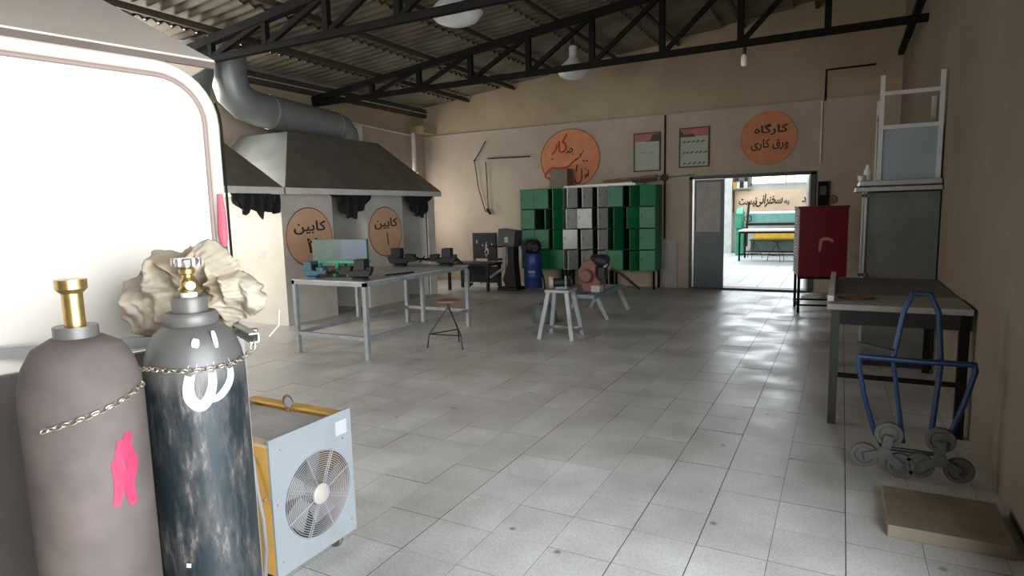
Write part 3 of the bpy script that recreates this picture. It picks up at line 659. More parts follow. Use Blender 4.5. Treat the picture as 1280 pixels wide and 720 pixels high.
MB().tube([(0, .08, .80), (0, .08, .45), (0, .02, .22), (0, -.18, .04), (0, -.45, -.03)], r_, 28).build('elbow', 'duct', t, smooth=True)
MB().tube([(0, -.44, -.03), (0, -1.6, -.03)], r_, 28).build('pipe', 'duct', t, smooth=True)
# rolled black curtains tied to the hood rims
def curtain(label, y0, y1, drops):
    z0 = 1.90; nseg = len(drops)-1; vs = []; fs = []; nn = nseg*6
    def dr(s):
        f = s*nseg; i = min(int(f), nseg-1); return drops[i]+(drops[i+1]-drops[i])*(f-i)
    cols = []
    for i in range(nn+1):
        s = i/nn; y = y0+(y1-y0)*s; h = dr(s)
        for side in (0, 1):
            for k in range(5):
                q = k/4; x = XB+.06+.035*math.sin(s*31+q*3)+.02*math.sin(s*67)+side*.02
                vs.append((x, y+(0.5-s)*.10*q, z0-h*q+.015*math.sin(s*40)*q))
    for i in range(nn):
        for k in range(4):
            a = i*10+k; fs.append((a, a+1, a+11, a+10)); a += 5; fs.append((a, a+10, a+11, a+1))
        for k in (0, 4): fs.append((i*10+k, i*10+10+k, i*10+15+k, i*10+5+k))
    for i in (0, nn):
        for k in range(4): fs.append((i*10+k, i*10+5+k, i*10+6+k, i*10+1+k))
    o = MB().add(vs, fs).build('booth_curtain', 'cloth', smooth=True); tag(o, label, 'curtain', 'rolled black booth curtains')
curtain('ragged black curtain tied up at the leftmost booth opening', 5.28, 6.12, [.10, .22, .30, .20, .36, .26, .28, .30])
curtain('ragged black curtain tied up between the two oval signs', 7.0, 8.0, [.02, .06, .30, .38, .40, .28, .22, .05])
curtain('pointed black curtain tied up at the opening right of sign one', 8.86, 9.72, [.03, .20, .34, .40, .42, .20, .03])

# ------------------------------------------------------------------ long steel table with vises
t = thing('long_steel_table', 'long grey steel work table on tall legs in front of the booths', 'table', (-4.96, 6.0, 0))
hx, hy, H = .54, 1.04, .85
box(-hx, hx, -hy, hy, H-.012, H).build('table_top', 'table_top', t)
b = MB(); b.box(-hx, -hx+.04, -hy, hy, H-.055, H-.012); b.box(hx-.04, hx, -hy, hy, H-.055, H-.012); b.box(-hx, hx, -hy, -hy+.04, H-.055, H-.012); b.box(-hx, hx, hy-.04, hy, H-.055, H-.012); b.build('edge_frame', 'grey_leg', t)
for x in (-hx+.025, hx-.025):
    for y in (-hy+.025, hy-.025): box(x-.024, x+.024, y-.024, y+.024, 0, H-.05).build('leg', 'grey_leg', t, bevel=.003)
    box(x-.02, x+.02, -.02, .02, .25, H-.05).build('middle_post', 'grey_leg', t)
    box(x-.018, x+.018, -hy+.04, hy-.04, .21, .25).build('long_rail', 'grey_leg', t)
for y in (-hy+.025, hy-.025): box(-hx+.04, hx-.04, y-.018, y+.018, .21, .25).build('cross_rail', 'grey_leg', t)
def vise(label, x, y, z, rot, m, s=1.0):
    t = thing('bench_vise', label, 'vise', (x, y, z), rot, 'bench vises on the long steel table'); t.scale = (s, s, s)
    MB().lathe([(0, 0), (.085, 0), (.085, .02), (.06, .035), (0, .035)], 20).build('swivel_base', m, t, smooth=True)
    MB().prism([(-.10, .035), (.09, .035), (.10, .09), (.03, .10), (.03, .165), (-.045, .165), (-.045, .11), (-.13, .095)], -.045, .045, 'y').build('body', m, t, bevel=.006)
    MB().prism([(.075, .05), (.20, .06), (.215, .10), (.15, .115), (.15, .14), (.085, .14), (.085, .12)], -.042, .042, 'y').build('sliding_jaw', m, t, bevel=.006)
    MB().box(-.075, .03, -.075, .075, .10, .205).build('fixed_jaw', m, t, bevel=.006); MB().box(.085, .18, -.055, .055, .09, .135).build('moving_jaw', m, t, bevel=.006)
    b = MB(); b.box(.028, .036, -.06, .06, .125, .168); b.box(.078, .086, -.055, .055, .11, .138); b.build('jaw_plates', 'wire', t)
    MB().tube([(.20, 0, .08), (.27, 0, .08)], .014, 10).build('screw', 'wire', t)
    MB().tube([(.262, -.10, .055), (.262, .10, .105)], .007, 8).build('handle', 'wire', t)
    box(-.13, -.06, -.035, .035, .095, .13).build('anvil', m, t, bevel=.005)
    return t
vise('worn blue vise at the near left table corner under the green box', -5.30, 5.10, .85, math.radians(10), 'vise_blue', .95)
vise('black cast vise at the near right corner of the long table', -4.62, 5.12, .85, math.radians(200), 'vise_black', 1.1)
vise('black vise on the far left edge of the long table, under sign one', -5.26, 6.62, .85, math.radians(20), 'vise_black', 1.2)
vise('black vise at the far right end of the long table', -4.66, 6.84, .85, math.radians(200), 'vise_black', 1.15)
c = MB().tube([(-4.62, 5.55, .858), (-4.52, 5.95, .858)], .009, 6).build('steel_rod', 'wire'); tag(c, 'thin dark rod lying on the table right of the near black vise', 'rod')
t = thing('sheet_bender', 'green framed box with grey and blue panels on the long steel table', 'bender', (-5.14, 5.36, .862), math.radians(10))
box(-.34, .38, -.02, .03, .17, .42).build('back_panel', 'box_grey', t, bevel=.004)
box(.05, .385, -.026, -.02, .20, .41).build('blue_panel', 'box_blue', t)
b = MB(); b.bar((-.34, -.04, .16), (.38, -.04, .16), .035, .03); b.bar((-.34, .05, .16), (.38, .05, .16), .03); b.build('front_bar', 'green_frame', t)
for x in (-.32, .02):
    MB().bar((x, -.14, .0), (x, -.04, .16), .03).bar((x, .16, .0), (x, .05, .16), .03).bar((x, -.14, .012), (x, .16, .012), .03, .024).build('frame_leg', 'green_frame', t)
MB().bar((.36, -.04, .16), (.12, -.04, .0), .03).build('brace', 'green_frame', t)
box(-.28, -.02, -.05, .10, .0, .10).build('tray', 'rust', t)

# ------------------------------------------------------------------ lockers
DOORW = [[1,1,.58,.62,.68,.54,.95,.66,1], [.95,.1,.64,.80,.92,.60,.5,.88,.9], [1,1,.62,1,.82,.58,.70,.6,1], [.9,.50,.92,.62,.80,.3,.95,.7,.95]]
LX0, LX1, LY, LZ0, LZ1 = -5.90, -3.08, 11.50, .36, 1.99
cw = (LX1-LX0)/9; ch = (LZ1-LZ0)/4
for u in range(3):
    mm = 'white_loc' if u == 1 else 'green'
    lab = ['left green locker block of twelve doors, beside the blue drum', 'middle pale grey locker block of twelve doors between the green ones', 'right green locker block of twelve doors, nearest the doorway'][u]
    x0 = LX0+u*3*cw; t = thing('locker_block', lab, 'locker', (x0, LY, 0), 0, 'wall lockers')
    b = MB(); w = 3*cw; D = .46
    b.box(0, .008, 0, D, LZ0, LZ1); b.box(w-.008, w, 0, D, LZ0, LZ1); b.box(.008, w-.008, 0, D, LZ1-.006, LZ1); b.box(.008, w-.008, 0, D, LZ0, LZ0+.006); b.build('carcass', mm, t)
    b = MB()
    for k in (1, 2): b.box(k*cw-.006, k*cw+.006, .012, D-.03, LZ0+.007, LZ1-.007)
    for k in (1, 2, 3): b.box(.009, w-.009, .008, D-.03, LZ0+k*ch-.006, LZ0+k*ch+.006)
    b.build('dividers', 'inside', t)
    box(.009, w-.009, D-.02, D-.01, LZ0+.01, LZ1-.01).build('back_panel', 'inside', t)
    for x in (.04, w-.04):
        for y in (.05, D-.05): box(x-.02, x+.02, y-.02, y+.02, 0, LZ0).build('leg', 'steel_black', t)
    for r_ in range(4):
        for k in range(3):
            c_ = u*3+k; ratio = DOORW[r_][c_]
            th = math.radians(random.uniform(3, 30)) if ratio >= .9 else min(math.radians(70), math.radians(21)+math.acos(min(1, .93*ratio)))
            if ratio == .1: th = math.radians(100)
            z1 = LZ1-r_*ch-.012; z0 = z1-ch+.024
            dw = cw-.026
            d = MB().box(-dw, 0, -.018, 0, 0, z1-z0).build('locker_door', mm, t, bevel=.002)
            d.location = ((k+1)*cw-.006, -.002, z0); d.rotation_euler = (0, 0, th)
            MB().tube([(-dw+.04, -.02, .18), (-dw+.04, -.035, .18), (-dw+.04, -.035, .24), (-dw+.04, -.02, .24)], .005, 6).build('handle', 'wire', d)
c = box(-5.62, -5.24, 11.58, 11.9, 1.99, 2.38).build('cardboard_box', mat('brown_grey_carton', (.20, .17, .13), .8), bevel=.004); c.location = (.35, 0, 0); tag(c, 'dull brown box on the lockers in front of the orange circle', 'box')
c = MB().hexa([(-4.95, 11.55, 1.995), (-3.5, 11.6, 1.995), (-3.4, 11.9, 1.995), (-4.9, 11.9, 1.995), (-4.95, 11.55, 2.03), (-3.5, 11.6, 2.05), (-3.4, 11.9, 2.05), (-4.9, 11.9, 2.03)]).build('flat_panel', 'white_loc'); tag(c, 'pale flat panel lying on top of the lockers', 'panel')
c = MB().bar((-4.15, 11.65, 2.09), (-3.1, 11.7, 2.15), .12, .045).build('metal_strip', 'rust'); tag(c, 'dark strip lying on the pale panel above the right lockers', 'strip')
c = MB().bar((-3.55, 11.62, 2.06), (-3.1, 11.63, 2.08), .10, .05).build('metal_strip', 'vise_black'); tag(c, 'short black strip at the right end of the locker tops', 'strip')

# ------------------------------------------------------------------ dark corner: board, shear, drum
t = thing('display_board', 'black board with white scribbles on a thin frame left of the shear', 'board', (-6.62, 11.2, 0))
box(-.29, .27, -.02, .02, .58, 1.12).build('panel', 'board_black', t)
b = MB(); P = lambda u, v, l: (u, -.021-l, v)
for pts in ([(.05, .93), (.03, .82), (.06, .75)], [(.0, .70), (.05, .80), (.09, .72), (.06, .66)], [(.03, .88), (.08, .84)], [(-.19, .97), (-.18, .90)], [(-.05, .88), (-.04, .84)], [(.18, .90), (.17, .84)], [(.04, .62), (.02, .68)]): stroke(b, pts, .02, P)
b.build('chalk_marks', 'cyl_paint', t)
b = MB(); b.tube([(-.29, .03, 1.12), (-.31, .03, .45), (-.34, .0, 0)], .012); b.tube([(.27, .03, 1.12), (.27, .03, .0)], .012); b.tube([(-.3, .3, 0), (-.28, .03, .6)], .012); b.tube([(-.31, .03, .4), (.27, .03, .4)], .012); b.build('stand', 'wire', t)
t = thing('dark_bench', 'dark bench with pipes behind the far end of the long table', 'bench', (-6.48, 10.6, 0))
box(-.55, .45, -.28, .28, .50, .55).build('bench_top', 'vise_black', t)
for x in (-.5, .4):
    for y in (-.24, .24): box(x-.025, x+.025, y-.025, y+.025, 0, .5).build('leg', 'vise_black', t)
box(-.5, .4, .2, .25, .12, .45).build('back_sheet', 'dark', t)
MB().tube([(-.72, -.35, .62), (-.3, -.33, .66), (-.1, -.32, .5), (-.12, -.32, .25), (.05, -.32, .12)], .045, 10).build('bent_pipe', 'vise_black', t, smooth=True)
MB().tube([(-.8, -.34, .38), (-.1, -.34, .46)], .02, 8).build('pipe', 'vise_black', t)
MB().tube([(-.05, -.3, .02), (.02, -.3, .35), (-.02, -.3, .5)], .03, 8).build('pipe', 'wire', t)
t = thing('lever_shear', 'hand lever shear with a tilted grey head left of the drum', 'shear', (-5.78, 10.78, 0))
box(-.22, .22, -.2, .2, 0, .06).build('base', 'vise_black', t, bevel=.01)
MB().prism([(-.06, .06), (.16, .06), (.12, .5), (.12, .88), (-.02, .88), (-.02, .55), (-.14, .2)], -.12, .12, 'y').build('column', 'vise_black', t, bevel=.01)
MB().box(-.20, .18, -.17, .17, 0, .32).build('head', mat('shear_head_grey', (.10, .10, .10), .5, .2), t, bevel=.02).location = (-.03, 0, .88)
t.children[-1].rotation_euler = (0, math.radians(8), 0)
box(-.04, .04, -.19, -.165, .95, 1.06).build('switch', 'lip', t, bevel=.004)
b = MB(); b.tube([(-.05, -.1, .86), (-.42, -.12, .88), (-.46, -.12, .86)], .018, 8); b.tube([(-.46, -.12, .60), (-.1, -.12, .62)], .025, 8); b.build('lever', 'vise_black', t)
MB().prism([(-.12, .42), (-.05, .42), (-.02, .86), (-.09, .86)], -.16, -.12, 'y').build('side_arm', 'grey_leg', t)
MB().bar((-.10, -.14, .44), (-.4, -.14, .25), .07, .04).build('side_arm', 'grey_leg', t)
t = thing('motor_drum', 'blue drum topped with a black motor, in front of the green lockers', 'drum', (-5.35, 10.9, 0))
MB().lathe([(0, .04), (.17, .04), (.175, .06), (.172, .24), (.178, .25), (.172, .26), (.172, .48), (.178, .49), (.172, .5), (.172, .70), (.178, .72), (.16, .73), (0, .73)], 32).build('drum', 'barrel', t, smooth=True)
MB().lathe([(0, -.13), (.10, -.13), (.13, -.10), (.14, 0), (.13, .10), (.09, .14), (0, .14)], 20, (0, 0, .86), 'x').build('motor', 'vise_black', t, smooth=True)
b = MB()
for k in range(3): b.lathe([(.02, -.02), (.07, -.02), (.07, .02), (.02, .02)], 14, (-.12+.12*k, -.13, .84+.03*(k % 2)), 'y')
b.build('pulleys', 'wire', t, smooth=True)
MB().tube([(-.17, -.05, .80), (-.24, -.05, .9), (-.2, -.05, .98)], .015).build('pipe', 'wire', t)
MB().box(-.02, .12, -.185, -.172, .36, .39).build('label_strip', 'conduit', t)
MB().tube([(.17, .0, .4), (.24, -.02, .2), (.27, -.05, .03)], .018).build('hose', 'vise_black', t)

# ------------------------------------------------------------------ grey stand, red saw bench, long rod
t = thing('grinder_stand', 'grey four-legged steel stand carrying a small grinder', 'stand', (-3.0, 6.86, 0), math.radians(4))
for sx in (-1, 1):
    for sy in (-1, 1):
        MB().bar((sx*.21, sy*.21, 0), (sx*.115, sy*.115, .575), .05, .05, (0, 1, 0)).build('leg', 'grey_leg', t, bevel=.003)
    MB().bar((sx*.195, -.19, .09), (sx*.195, .19, .09), .03, .03).build('side_rail', 'grey_leg', t)
MB().bar((-.19, .195, .09), (.19, .195, .09), .03, .03).build('cross_rail', 'grey_leg', t)
box(-.155, .155, -.155, .155, .565, .60).build('top_plate', 'grey_leg', t, bevel=.004)
t = thing('bench_grinder', 'small dark grinder with a pale guard on the grey stand', 'grinder', (-3.0, 6.86, .60), math.radians(35))
box(-.07, .07, -.05, .05, 0, .03).build('foot', 'blue_paint', t)
MB().lathe([(0, -.09), (.045, -.09), (.05, -.07), (.05, .07), (.045, .09), (0, .09)], 18, (0, 0, .08), 'x').build('motor', 'vise_black', t, smooth=True)
for x in (-.12, .12): MB().lathe([(0, -.015), (.07, -.015), (.07, .015), (0, .015)], 22, (x, 0, .085), 'x').build('wheel', 'vise_black' if x > 0 else 'conduit', t)
MB().bar((.05, -.05, .03), (.05, -.05, .16), .02).build('tool_rest', 'blue_paint', t)
t = thing('cutting_machine', 'faded red cutting machine on a low blue bench with splayed legs', 'machine', (-3.13, 8.55, 0))
b = MB(); b.bar((-.18, -.55, .34), (-.18, .75, .34), .07, .06); b.bar((.10, -.55, .34), (.10, .75, .34), .07, .06); b.build('bench_beam', 'blue_paint', t, bevel=.004)
b = MB()
for y in (-.5, -.05, .4, .7): b.bar((-.2, y, .34), (.12, y, .34), .05, .05)
b.build('cross_beam', 'blue_paint', t)
for y in (-.36, .60):
    MB().bar((.10, y, .33), (.27, y, 0), .055, .055).build('leg', 'grey_leg', t); MB().bar((-.18, y, .33), (-.35, y, 0), .055, .055).build('leg', 'grey_leg', t)
MB().prism([(-.16, .36), (.08, .36), (.10, .52), (.02, .60), (.04, .76), (-.04, .85), (-.16, .80), (-.24, .66), (-.20, .5)], -.22, .02, 'y').build('body', 'machine_red', t, bevel=.02)
MB().lathe([(0, -.05), (.08, -.05), (.10, -.03), (.10, .03), (.08, .05), (0, .05)], 24, (-.10, -.24, .60), 'y').build('guard', 'machine_red', t, smooth=True)
MB().lathe([(0, -.12), (.09, -.12), (.10, -.1), (.10, .1), (.09, .12), (0, .12)], 20, (.04, -.05, .80), 'x').build('motor', 'vise_black', t, smooth=True)
box(.06, .16, -.2, -.05, .55, .72).build('gear_box', 'vise_black', t, bevel=.01)
MB().tube([(.10, -.1, .60), (.13, -.16, .70), (.16, -.1, .76)], .02).build('lever', 'conduit', t)
box(-.02, .12, -.28, -.12, .37, .47).build('pale_block', 'conduit', t, bevel=.01)
c = MB().tube([(-2.92, 8.45, .72), (-3.02, 9.3, .53)], .02, 8).tube([(-3.02, 9.3, .53), (-3.36, 11.4, .03)], .024, 8).build('rusty_bar', 'rust'); tag(c, 'long rusty bar sloping from the red machine down to the floor', 'bar')
c = MB().lathe([(0, 0), (.17, 0), (.18, .03), (.15, .2), (.1, .26), (0, .27)], 18, (-3.62, 7.72, 0)).build('dust_bucket', 'box_grey', smooth=True); tag(c, 'dark grey bucket on the floor behind the grey stand', 'bucket')

# ------------------------------------------------------------------ red cabinet right of the door
t = thing('red_cabinet', 'dark red cabinet with pale grille on a black stand, right of the doorway', 'cabinet', (-.53, 9.65, 0), math.radians(8))
w, d = .62, .62
box(0, w, 0, d, .52, 1.50).build('body', 'cabinet_red', t, bevel=.008)
box(-.02, w+.01, -.01, d, 1.49, 1.52).build('lid', 'cabinet_red', t)
b = MB()
for k in range(22): b.box(-.02, .0, .03, .58, .56+k*.042, .575+k*.042)
b.build('grille_slats', 'louver', t, kind='stuff')
box(-.012, .0, .02, .04, .52, 1.5).build('grille_edge', 'louver', t); box(-.012, .0, .57, .59, .52, 1.5).build('grille_edge', 'louver', t)
b = MB(); P = lambda u, v, l: (u, -.001-l, v)
stroke(b, [(.27, .88), (.28, 1.0), (.30, 1.05), (.38, 1.06), (.44, 1.02)], .045, P); b.build('pink_mark', 'pink', t)
for x in (.02, w-.02):
    for y in (.02, d-.02): box(x-.018, x+.018, y-.018, y+.018, 0, .52).build('leg', 'steel_black', t)
for q in ((0, w, .0, .025, .10, .125), (0, w, d-.025, d, .10, .125), (0, .025, .025, d-.025, .10, .125), (0, w, 0, .03, .49, .52)): box(*q).build('stand_rail', 'steel_black', t)
c = MB().lathe([(0, 0), (.13, 0), (.14, .02), (.10, .06), (0, .08)], 14, (-.38, 11.35, 0)).build('crumpled_rag', 'conduit_light', smooth=True); tag(c, 'small pale rag on the floor behind the red cabinet legs', 'rag')
for v in c.data.vertices: v.co.x = -.38+(v.co.x+.38)*1.4
# ------------------------------------------------------------------ right side: table, tall grey cabinet with framed case, trolley
t = thing('side_table', 'dark steel side table along the right wall with a pale top', 'table', (-.05, 4.75, 0))
W_ = XR-.02+.05; L_ = 1.88
box(0, W_, .56, L_, .83, .85).build('table_top', mat('dusty_brown_tabletop', (.16, .14, .12), .6, dirt=(.09, .08, .06)), t)
box(-.02, W_, .0, .55, .82, .862).build('front_ledge', mat('pale_stone_ledge', (.30, .28, .25), .5, dirt=(.18, .15, .12), dirt_scale=9), t, bevel=.006)
box(-.02, .02, .14, L_, .80, .90).build('side_lip', 'conduit_light', t)
box(.02, W_, .02, .05, .72, .82).build('apron', 'dark', t)
for x in (.035, W_-.04):
    for y in (.04, L_-.05): box(x-.027, x+.027, y-.027, y+.027, 0, .82).build('leg', mat('leg_green_grey', (.03, .034, .027), .6) if x < .1 and y < .1 else 'steel_black', t)
box(.05, W_-.04, .03, .055, .34, .37).build('rail', 'steel_black', t); box(.02, .05, .05, L_-.05, .34, .37).build('rail', 'steel_black', t)
c = MB().lathe([(0, 0), (.11, 0), (.12, .012), (.05, .02), (0, .03)], 12, (.17, 5.15, .862)).build('rust_scrap', 'rust'); tag(c, 'small rusty scrap lying on the front ledge of the side table', 'scrap')
c.location = (-.06, -.04, 0)
t = thing('tall_grey_cabinet', 'tall grey cabinet with an overhanging aluminium top behind the side table', 'cabinet', (.20, 6.68, 0))
w = XR-.01-.20; d = .8
box(0, w, 0, d, .05, 1.64).build('body', 'oven', t, bevel=.006); box(.02, w, .02, d-.02, 0, .05).build('plinth', 'dark', t)
box(-.10, w, -.09, d, 1.65, 1.69).build('lower_lip', 'lip', t, bevel=.004); box(-.07, w, -.05, d, 1.70, 1.75).build('top_slab', 'lip', t, bevel=.006)
box(-.09, w, -.07, d, 1.69, 1.70).build('shadow_gap', 'dark', t)
for x in (-.035, -.008): box(x-.006, x+.006, -.03, -.015, .85, 1.65).build('edge_bar', 'lip', t)
for z in (.86, 1.6): box(-.05, .02, -.03, .0, z, z+.03).build('bar_bracket', 'oven', t)
t = thing('framed_case', 'white framed glass case standing on the aluminium cabinet top', 'case', (.27, 6.7, 1.75))
w = XR-.02-.27; d = .62; f = .035
box(0, f, 0, f, 0, .94).build('post', 'white_metal', t); box(w-f, w, 0, f, 0, .94).build('post', 'white_metal', t)
box(0, f, d-f, d, 0, .80).build('post', 'white_metal', t); box(w-f, w, d-f, d, 0, .80).build('post', 'white_metal', t)
for z in (.76, .46): box(f, w-f, 0, f, z, z+f).build('crossbar', 'white_metal', t)
box(0, f, f, d-f, .60, .63).build('side_rail', 'lip', t)
box(f, w-f, .01, .02, .0, .46).build('lower_panel', 'glass_panel', t); box(.01, .02, f, d-f, .0, .60).build('side_panel', 'oven', t)
c = MB().lathe([(0, 0), (.035, 0), (.035, .09), (.02, .12), (.018, .15), (0, .15)], 14, (.20, 6.75, 1.75)).build('white_bottle', 'white_metal', smooth=True); tag(c, 'small white bottle left of the framed case on the cabinet top', 'bottle')
c = MB().lathe([(0, 0), (.03, 0), (.035, .05), (0, .06)], 12, (.15, 6.72, 1.75)).build('white_cup', 'white_metal', smooth=True); tag(c, 'tiny white cup at the left edge of the cabinet top', 'cup')
# dark beam along the right wall
c = MB().bar((XR-.04, 4.0, 3.92), (XR-.04, YF, 3.92), .08, .08).build('wall_beam', 'steel_black'); tag(c, 'dark beam running high along the right wall', 'beam')

t = thing('hand_trolley', 'blue tube stair-climbing trolley with three-spoke wheel sets', 'trolley', (.38, 3.95, 0))
b = MB()
b.tube([(-.26, -.03, .70), (-.27, -.03, .66), (-.23, 0, .45), (-.17, .02, .24), (-.12, .03, .15)], .014, 10)
b.tube([(.26, -.03, .70), (.27, -.03, .66), (.23, 0, .45), (.17, .02, .24), (.12, .03, .15)], .014, 10)
b.tube([(-.27, -.03, .69), (0, -.03, .685), (.27, -.03, .69)], .016, 10)
b.build('frame', 'trolley_blue', t, smooth=True)
b = MB(); b.tube([(-.10, .0, .68), (-.06, .02, .95), (-.02, .04, 1.05), (.06, .04, 1.05), (.10, .02, .95), (.12, 0, .68), (.1, .02, .3)], .015, 10); b.tube([(-.10, .0, .68), (-.03, .02, .2)], .012, 8); b.build('handle', 'trolley_blue', t, smooth=True)
b = MB(); b.bar((-.28, -.06, .77), (-.10, -.06, .735), .03, .02); b.build('cross_strap', 'vise_black', t)
MB().tube([(-.13, .03, .155), (.14, .03, .155)], .012, 8).build('axle', 'wire', t)
def wheel_set(cx, cy, cz, rot):
    w = MB(); R_ = .105
    for k in range(3):
        a = math.radians(rot+120*k); w.bar((cx, cy-.03, cz), (cx+R_*math.cos(a), cy-.03, cz+R_*math.sin(a)), .045, .018, (0, 1, 0))
    w.lathe([(0, -.02), (.035, -.02), (.035, .02), (0, .02)], 16, (cx, cy-.03, cz), 'y'); s = w.build('wheel_bracket', 'rubber', t)
    for k in range(3):
        a = math.radians(rot+120*k); x, z = cx+R_*math.cos(a), cz+R_*math.sin(a)
        MB().lathe([(.0, -.012), (.03, -.014), (.045, -.010), (.05, -.018), (.068, -.018), (.072, -.008), (.072, .008), (.068, .018), (.05, .018), (0, .012)], 26, (x, cy, z), 'y').build('wheel', 'rubber', s, smooth=True)
wheel_set(-.12, .0, .145, -160)
wheel_set(.14, .0, .145, -150)
c = box(.24, .72, 3.2, 3.66, .0, .06).build('wooden_board', 'wood', bevel=.004); tag(c, 'tan board on the floor in front of the blue trolley', 'board')

# ------------------------------------------------------------------ lamps
def high_bay(label, x, y, z, r):
    t = thing('pendant_lamp', label, 'lamp', (x, y, z), 0, 'white dome lamps under the roof')
    MB().lathe([(r, 0), (r*.98, -.03), (r*.8, -.085), (r*.5, -.12), (0, -.135)], 36).build('diffuser', 'lamp_white', t, smooth=True)
    MB().lathe([(r+.01, -.005), (r+.01, .01), (r*.8, .09), (r*.35, .2), (.07, .24), (0, .24)], 36).build('reflector', 'lamp_white', t, smooth=True)
    MB().lathe([(0, .23), (.07, .23), (.07, .40), (.05, .42), (0, .42)], 20).build('ballast', 'conduit_light', t, smooth=True)
    MB().tube([(0, 0, .42), (0, 0, roof_z(x)-z+.08)], .01, 8).build('stem', 'wire', t)
high_bay('white dome lamp hanging behind the nearer truss', -3.95, 6.2, 3.80, .29)
high_bay('white dome lamp hanging behind the far truss over the lockers', -4.12, 10.1, 3.89, .27)
t = thing('hanging_bulb', 'bare white bulb hanging from the far truss near the doorway', 'bulb', (-1.17, 8.6, 3.6))
MB().tube([(0, 0, 0), (0, 0, -.06)], .006).build('wire', 'wire', t); MB().lathe([(0, -.14), (.022, -.14), (.022, -.05), (0, -.05)], 12).build('socket', 'wire', t)
MB().lathe([(.018, -.14), (.04, -.17), (.042, -.26), (.03, -.285), (0, -.29)], 16).build('glass', 'bulb', t, smooth=True)

# ------------------------------------------------------------------ foreground: near booth panel with hood
dirv = Vector((-.05, -.23, 0)).normalized(); nrm = Vector((.977, -.212, 0))
P0 = Vector((-1.81, 1.36, 0)); rotp = math.atan2(dirv.y, dirv.x)
t = thing('booth_screen', 'cream painted booth screen with rounded corner tube at the left', 'screen', P0, rotp)
# local x runs away from the free edge towards the camera, local y<0 faces away / y>0 faces the room
LEN = 2.2; Ht = 2.02
ZB = 1.16
def rr(inset, n=8, rc=.17):
    R_ = rc-inset; cx, cz = inset+R_, Ht-inset-R_
    return [(LEN, ZB), (inset, ZB)]+[(cx-R_*math.cos(a*PI/2/n), cz+R_*math.sin(a*PI/2/n)) for a in range(n+1)]+[(LEN, Ht-inset)]
MB().prism(rr(.03), -.008, .008, 'y').build('panel', 'screen', t)
MB().tube([(p[0], .004, p[1]) for p in rr(.034)[1:]], .009, 10).build('seam_tube', 'tube_taupe', t, smooth=True)
MB().tube([(p[0], 0, p[1]) for p in rr(.008)[1:]], .021, 14).build('frame_tube', 'screen', t, smooth=True)
MB().tube([(p[0], 0, p[1]) for p in rr(-.022)[1:5]], .004, 6).build('edge_gap_shade', 'steel_black', t)  # black line put in for the shaded gap along the screen edge
box(.16, LEN, -.03, -.005, 0, ZB-.01).build('lower_dark_part', mat('plain_dark_brown', (.055, .045, .036), .7), t)  # plain dark brown area below the cream panel
for x in (.16, 1.2, LEN-.03): box(x, x+.03, -.035, 0, 0, ZB).build('post', 'tube_taupe', t)
t = thing('extraction_hood', 'taupe sheet metal hood above the cream screen, top left', 'hood', (0, 0, 0))
lipa = Vector((-1.80, 1.37, 2.05)); lipb = lipa+dirv*2.6; up_a = Vector((-2.89, 1.46-.12, 2.60)); up_b = up_a+dirv*2.4
def plate(q, nm, m, th=.006):
    q = [Vector(p) for p in q]; nn = (q[1]-q[0]).cross(q[2]-q[0]).normalized()*th
    return MB().hexa([p for p in q]+[p+nn for p in q]).build(nm, m, t)
plate([lipb, lipa, up_a, up_b], 'front_plate', 'hood_taupe'); back_a = Vector((-3.3, 1.9, 2.05)); plate([lipa, back_a, back_a+Vector((.1, -.1, .55)), up_a], 'side_plate', 'hood_taupe')
MB().bar(lipa-Vector((0, 0, .012)), lipb-Vector((0, 0, .012)), .012, .02).build('rim', mat('dark_hood_rim', (.10, .07, .055), .7), t)
# red strap and dark rod hanging at the screen edge
t = thing('red_strap', 'red cloth strap with a dark rod hanging on the edge of the cream screen', 'strap', (-1.822, 1.352, 0))
b = MB(); b.tube([(.035, -.01, 1.63), (.04, -.012, 1.56), (.035, -.01, 1.50), (.04, -.012, 1.46)], [.008, .013, .015, .009], 8); b.build('cloth', mat('red_cloth', (.55, .10, .14), .8), t, smooth=True)
MB().tube([(.04, -.012, 1.47), (.055, -.012, 1.30), (.06, -.01, 1.1)], .008, 8).build('rod', 'wire', t)

# ------------------------------------------------------------------ gas cylinders, rack, chain, canvas
CX, CY = -1.41, .95
t = thing('gas_cylinder', 'tall scuffed black gas cylinder with white spray marks and brass valve', 'gas cylinder', (CX, CY, 0))
prof = [(0, .0), (.10, .0), (.113, .015), (.115, .04), (.115, 1.165), (.1135, 1.195), (.108, 1.225), (.099, 1.252), (.086, 1.275), (.070, 1.290), (.058, 1.297)]
MB().lathe(prof+[(0, 1.297)], 72).build('body', 'cyl', t, smooth=True)
MB().lathe([(0, 1.295), (.060, 1.295), (.062, 1.302), (.062, 1.318), (.056, 1.326), (0, 1.326)], 40).build('shoulder_ring', 'collar', t, smooth=True)
MB().lathe([(0, 1.322), (.040, 1.322), (.0405, 1.355), (.037, 1.362), (0, 1.362)], 36).build('neck_collar', 'collar', t, smooth=True)
MB().lathe([(0, 1.36), (.019, 1.36), (.019, 1.376), (0, 1.376)], 24).build('neck_ring', 'white_metal', t, smooth=True)
v = MB().lathe([(0, 1.372), (.022, 1.374), (.024, 1.382), (.018, 1.390), (.019, 1.402), (.013, 1.408), (.012, 1.416), (.018, 1.420), (.019, 1.430), (.012, 1.436), (0, 1.436)], 24)
v.tube([(.0, 0, 1.392), (.035, -.018, 1.393), (.04, -.021, 1.393)], [.012, .014, .011], 12); v.tube([(-.0, 0, 1.392), (-.028, .01, 1.39)], [.010, .009], 10)
vo = v.build('valve_body', 'brass', t, smooth=True)
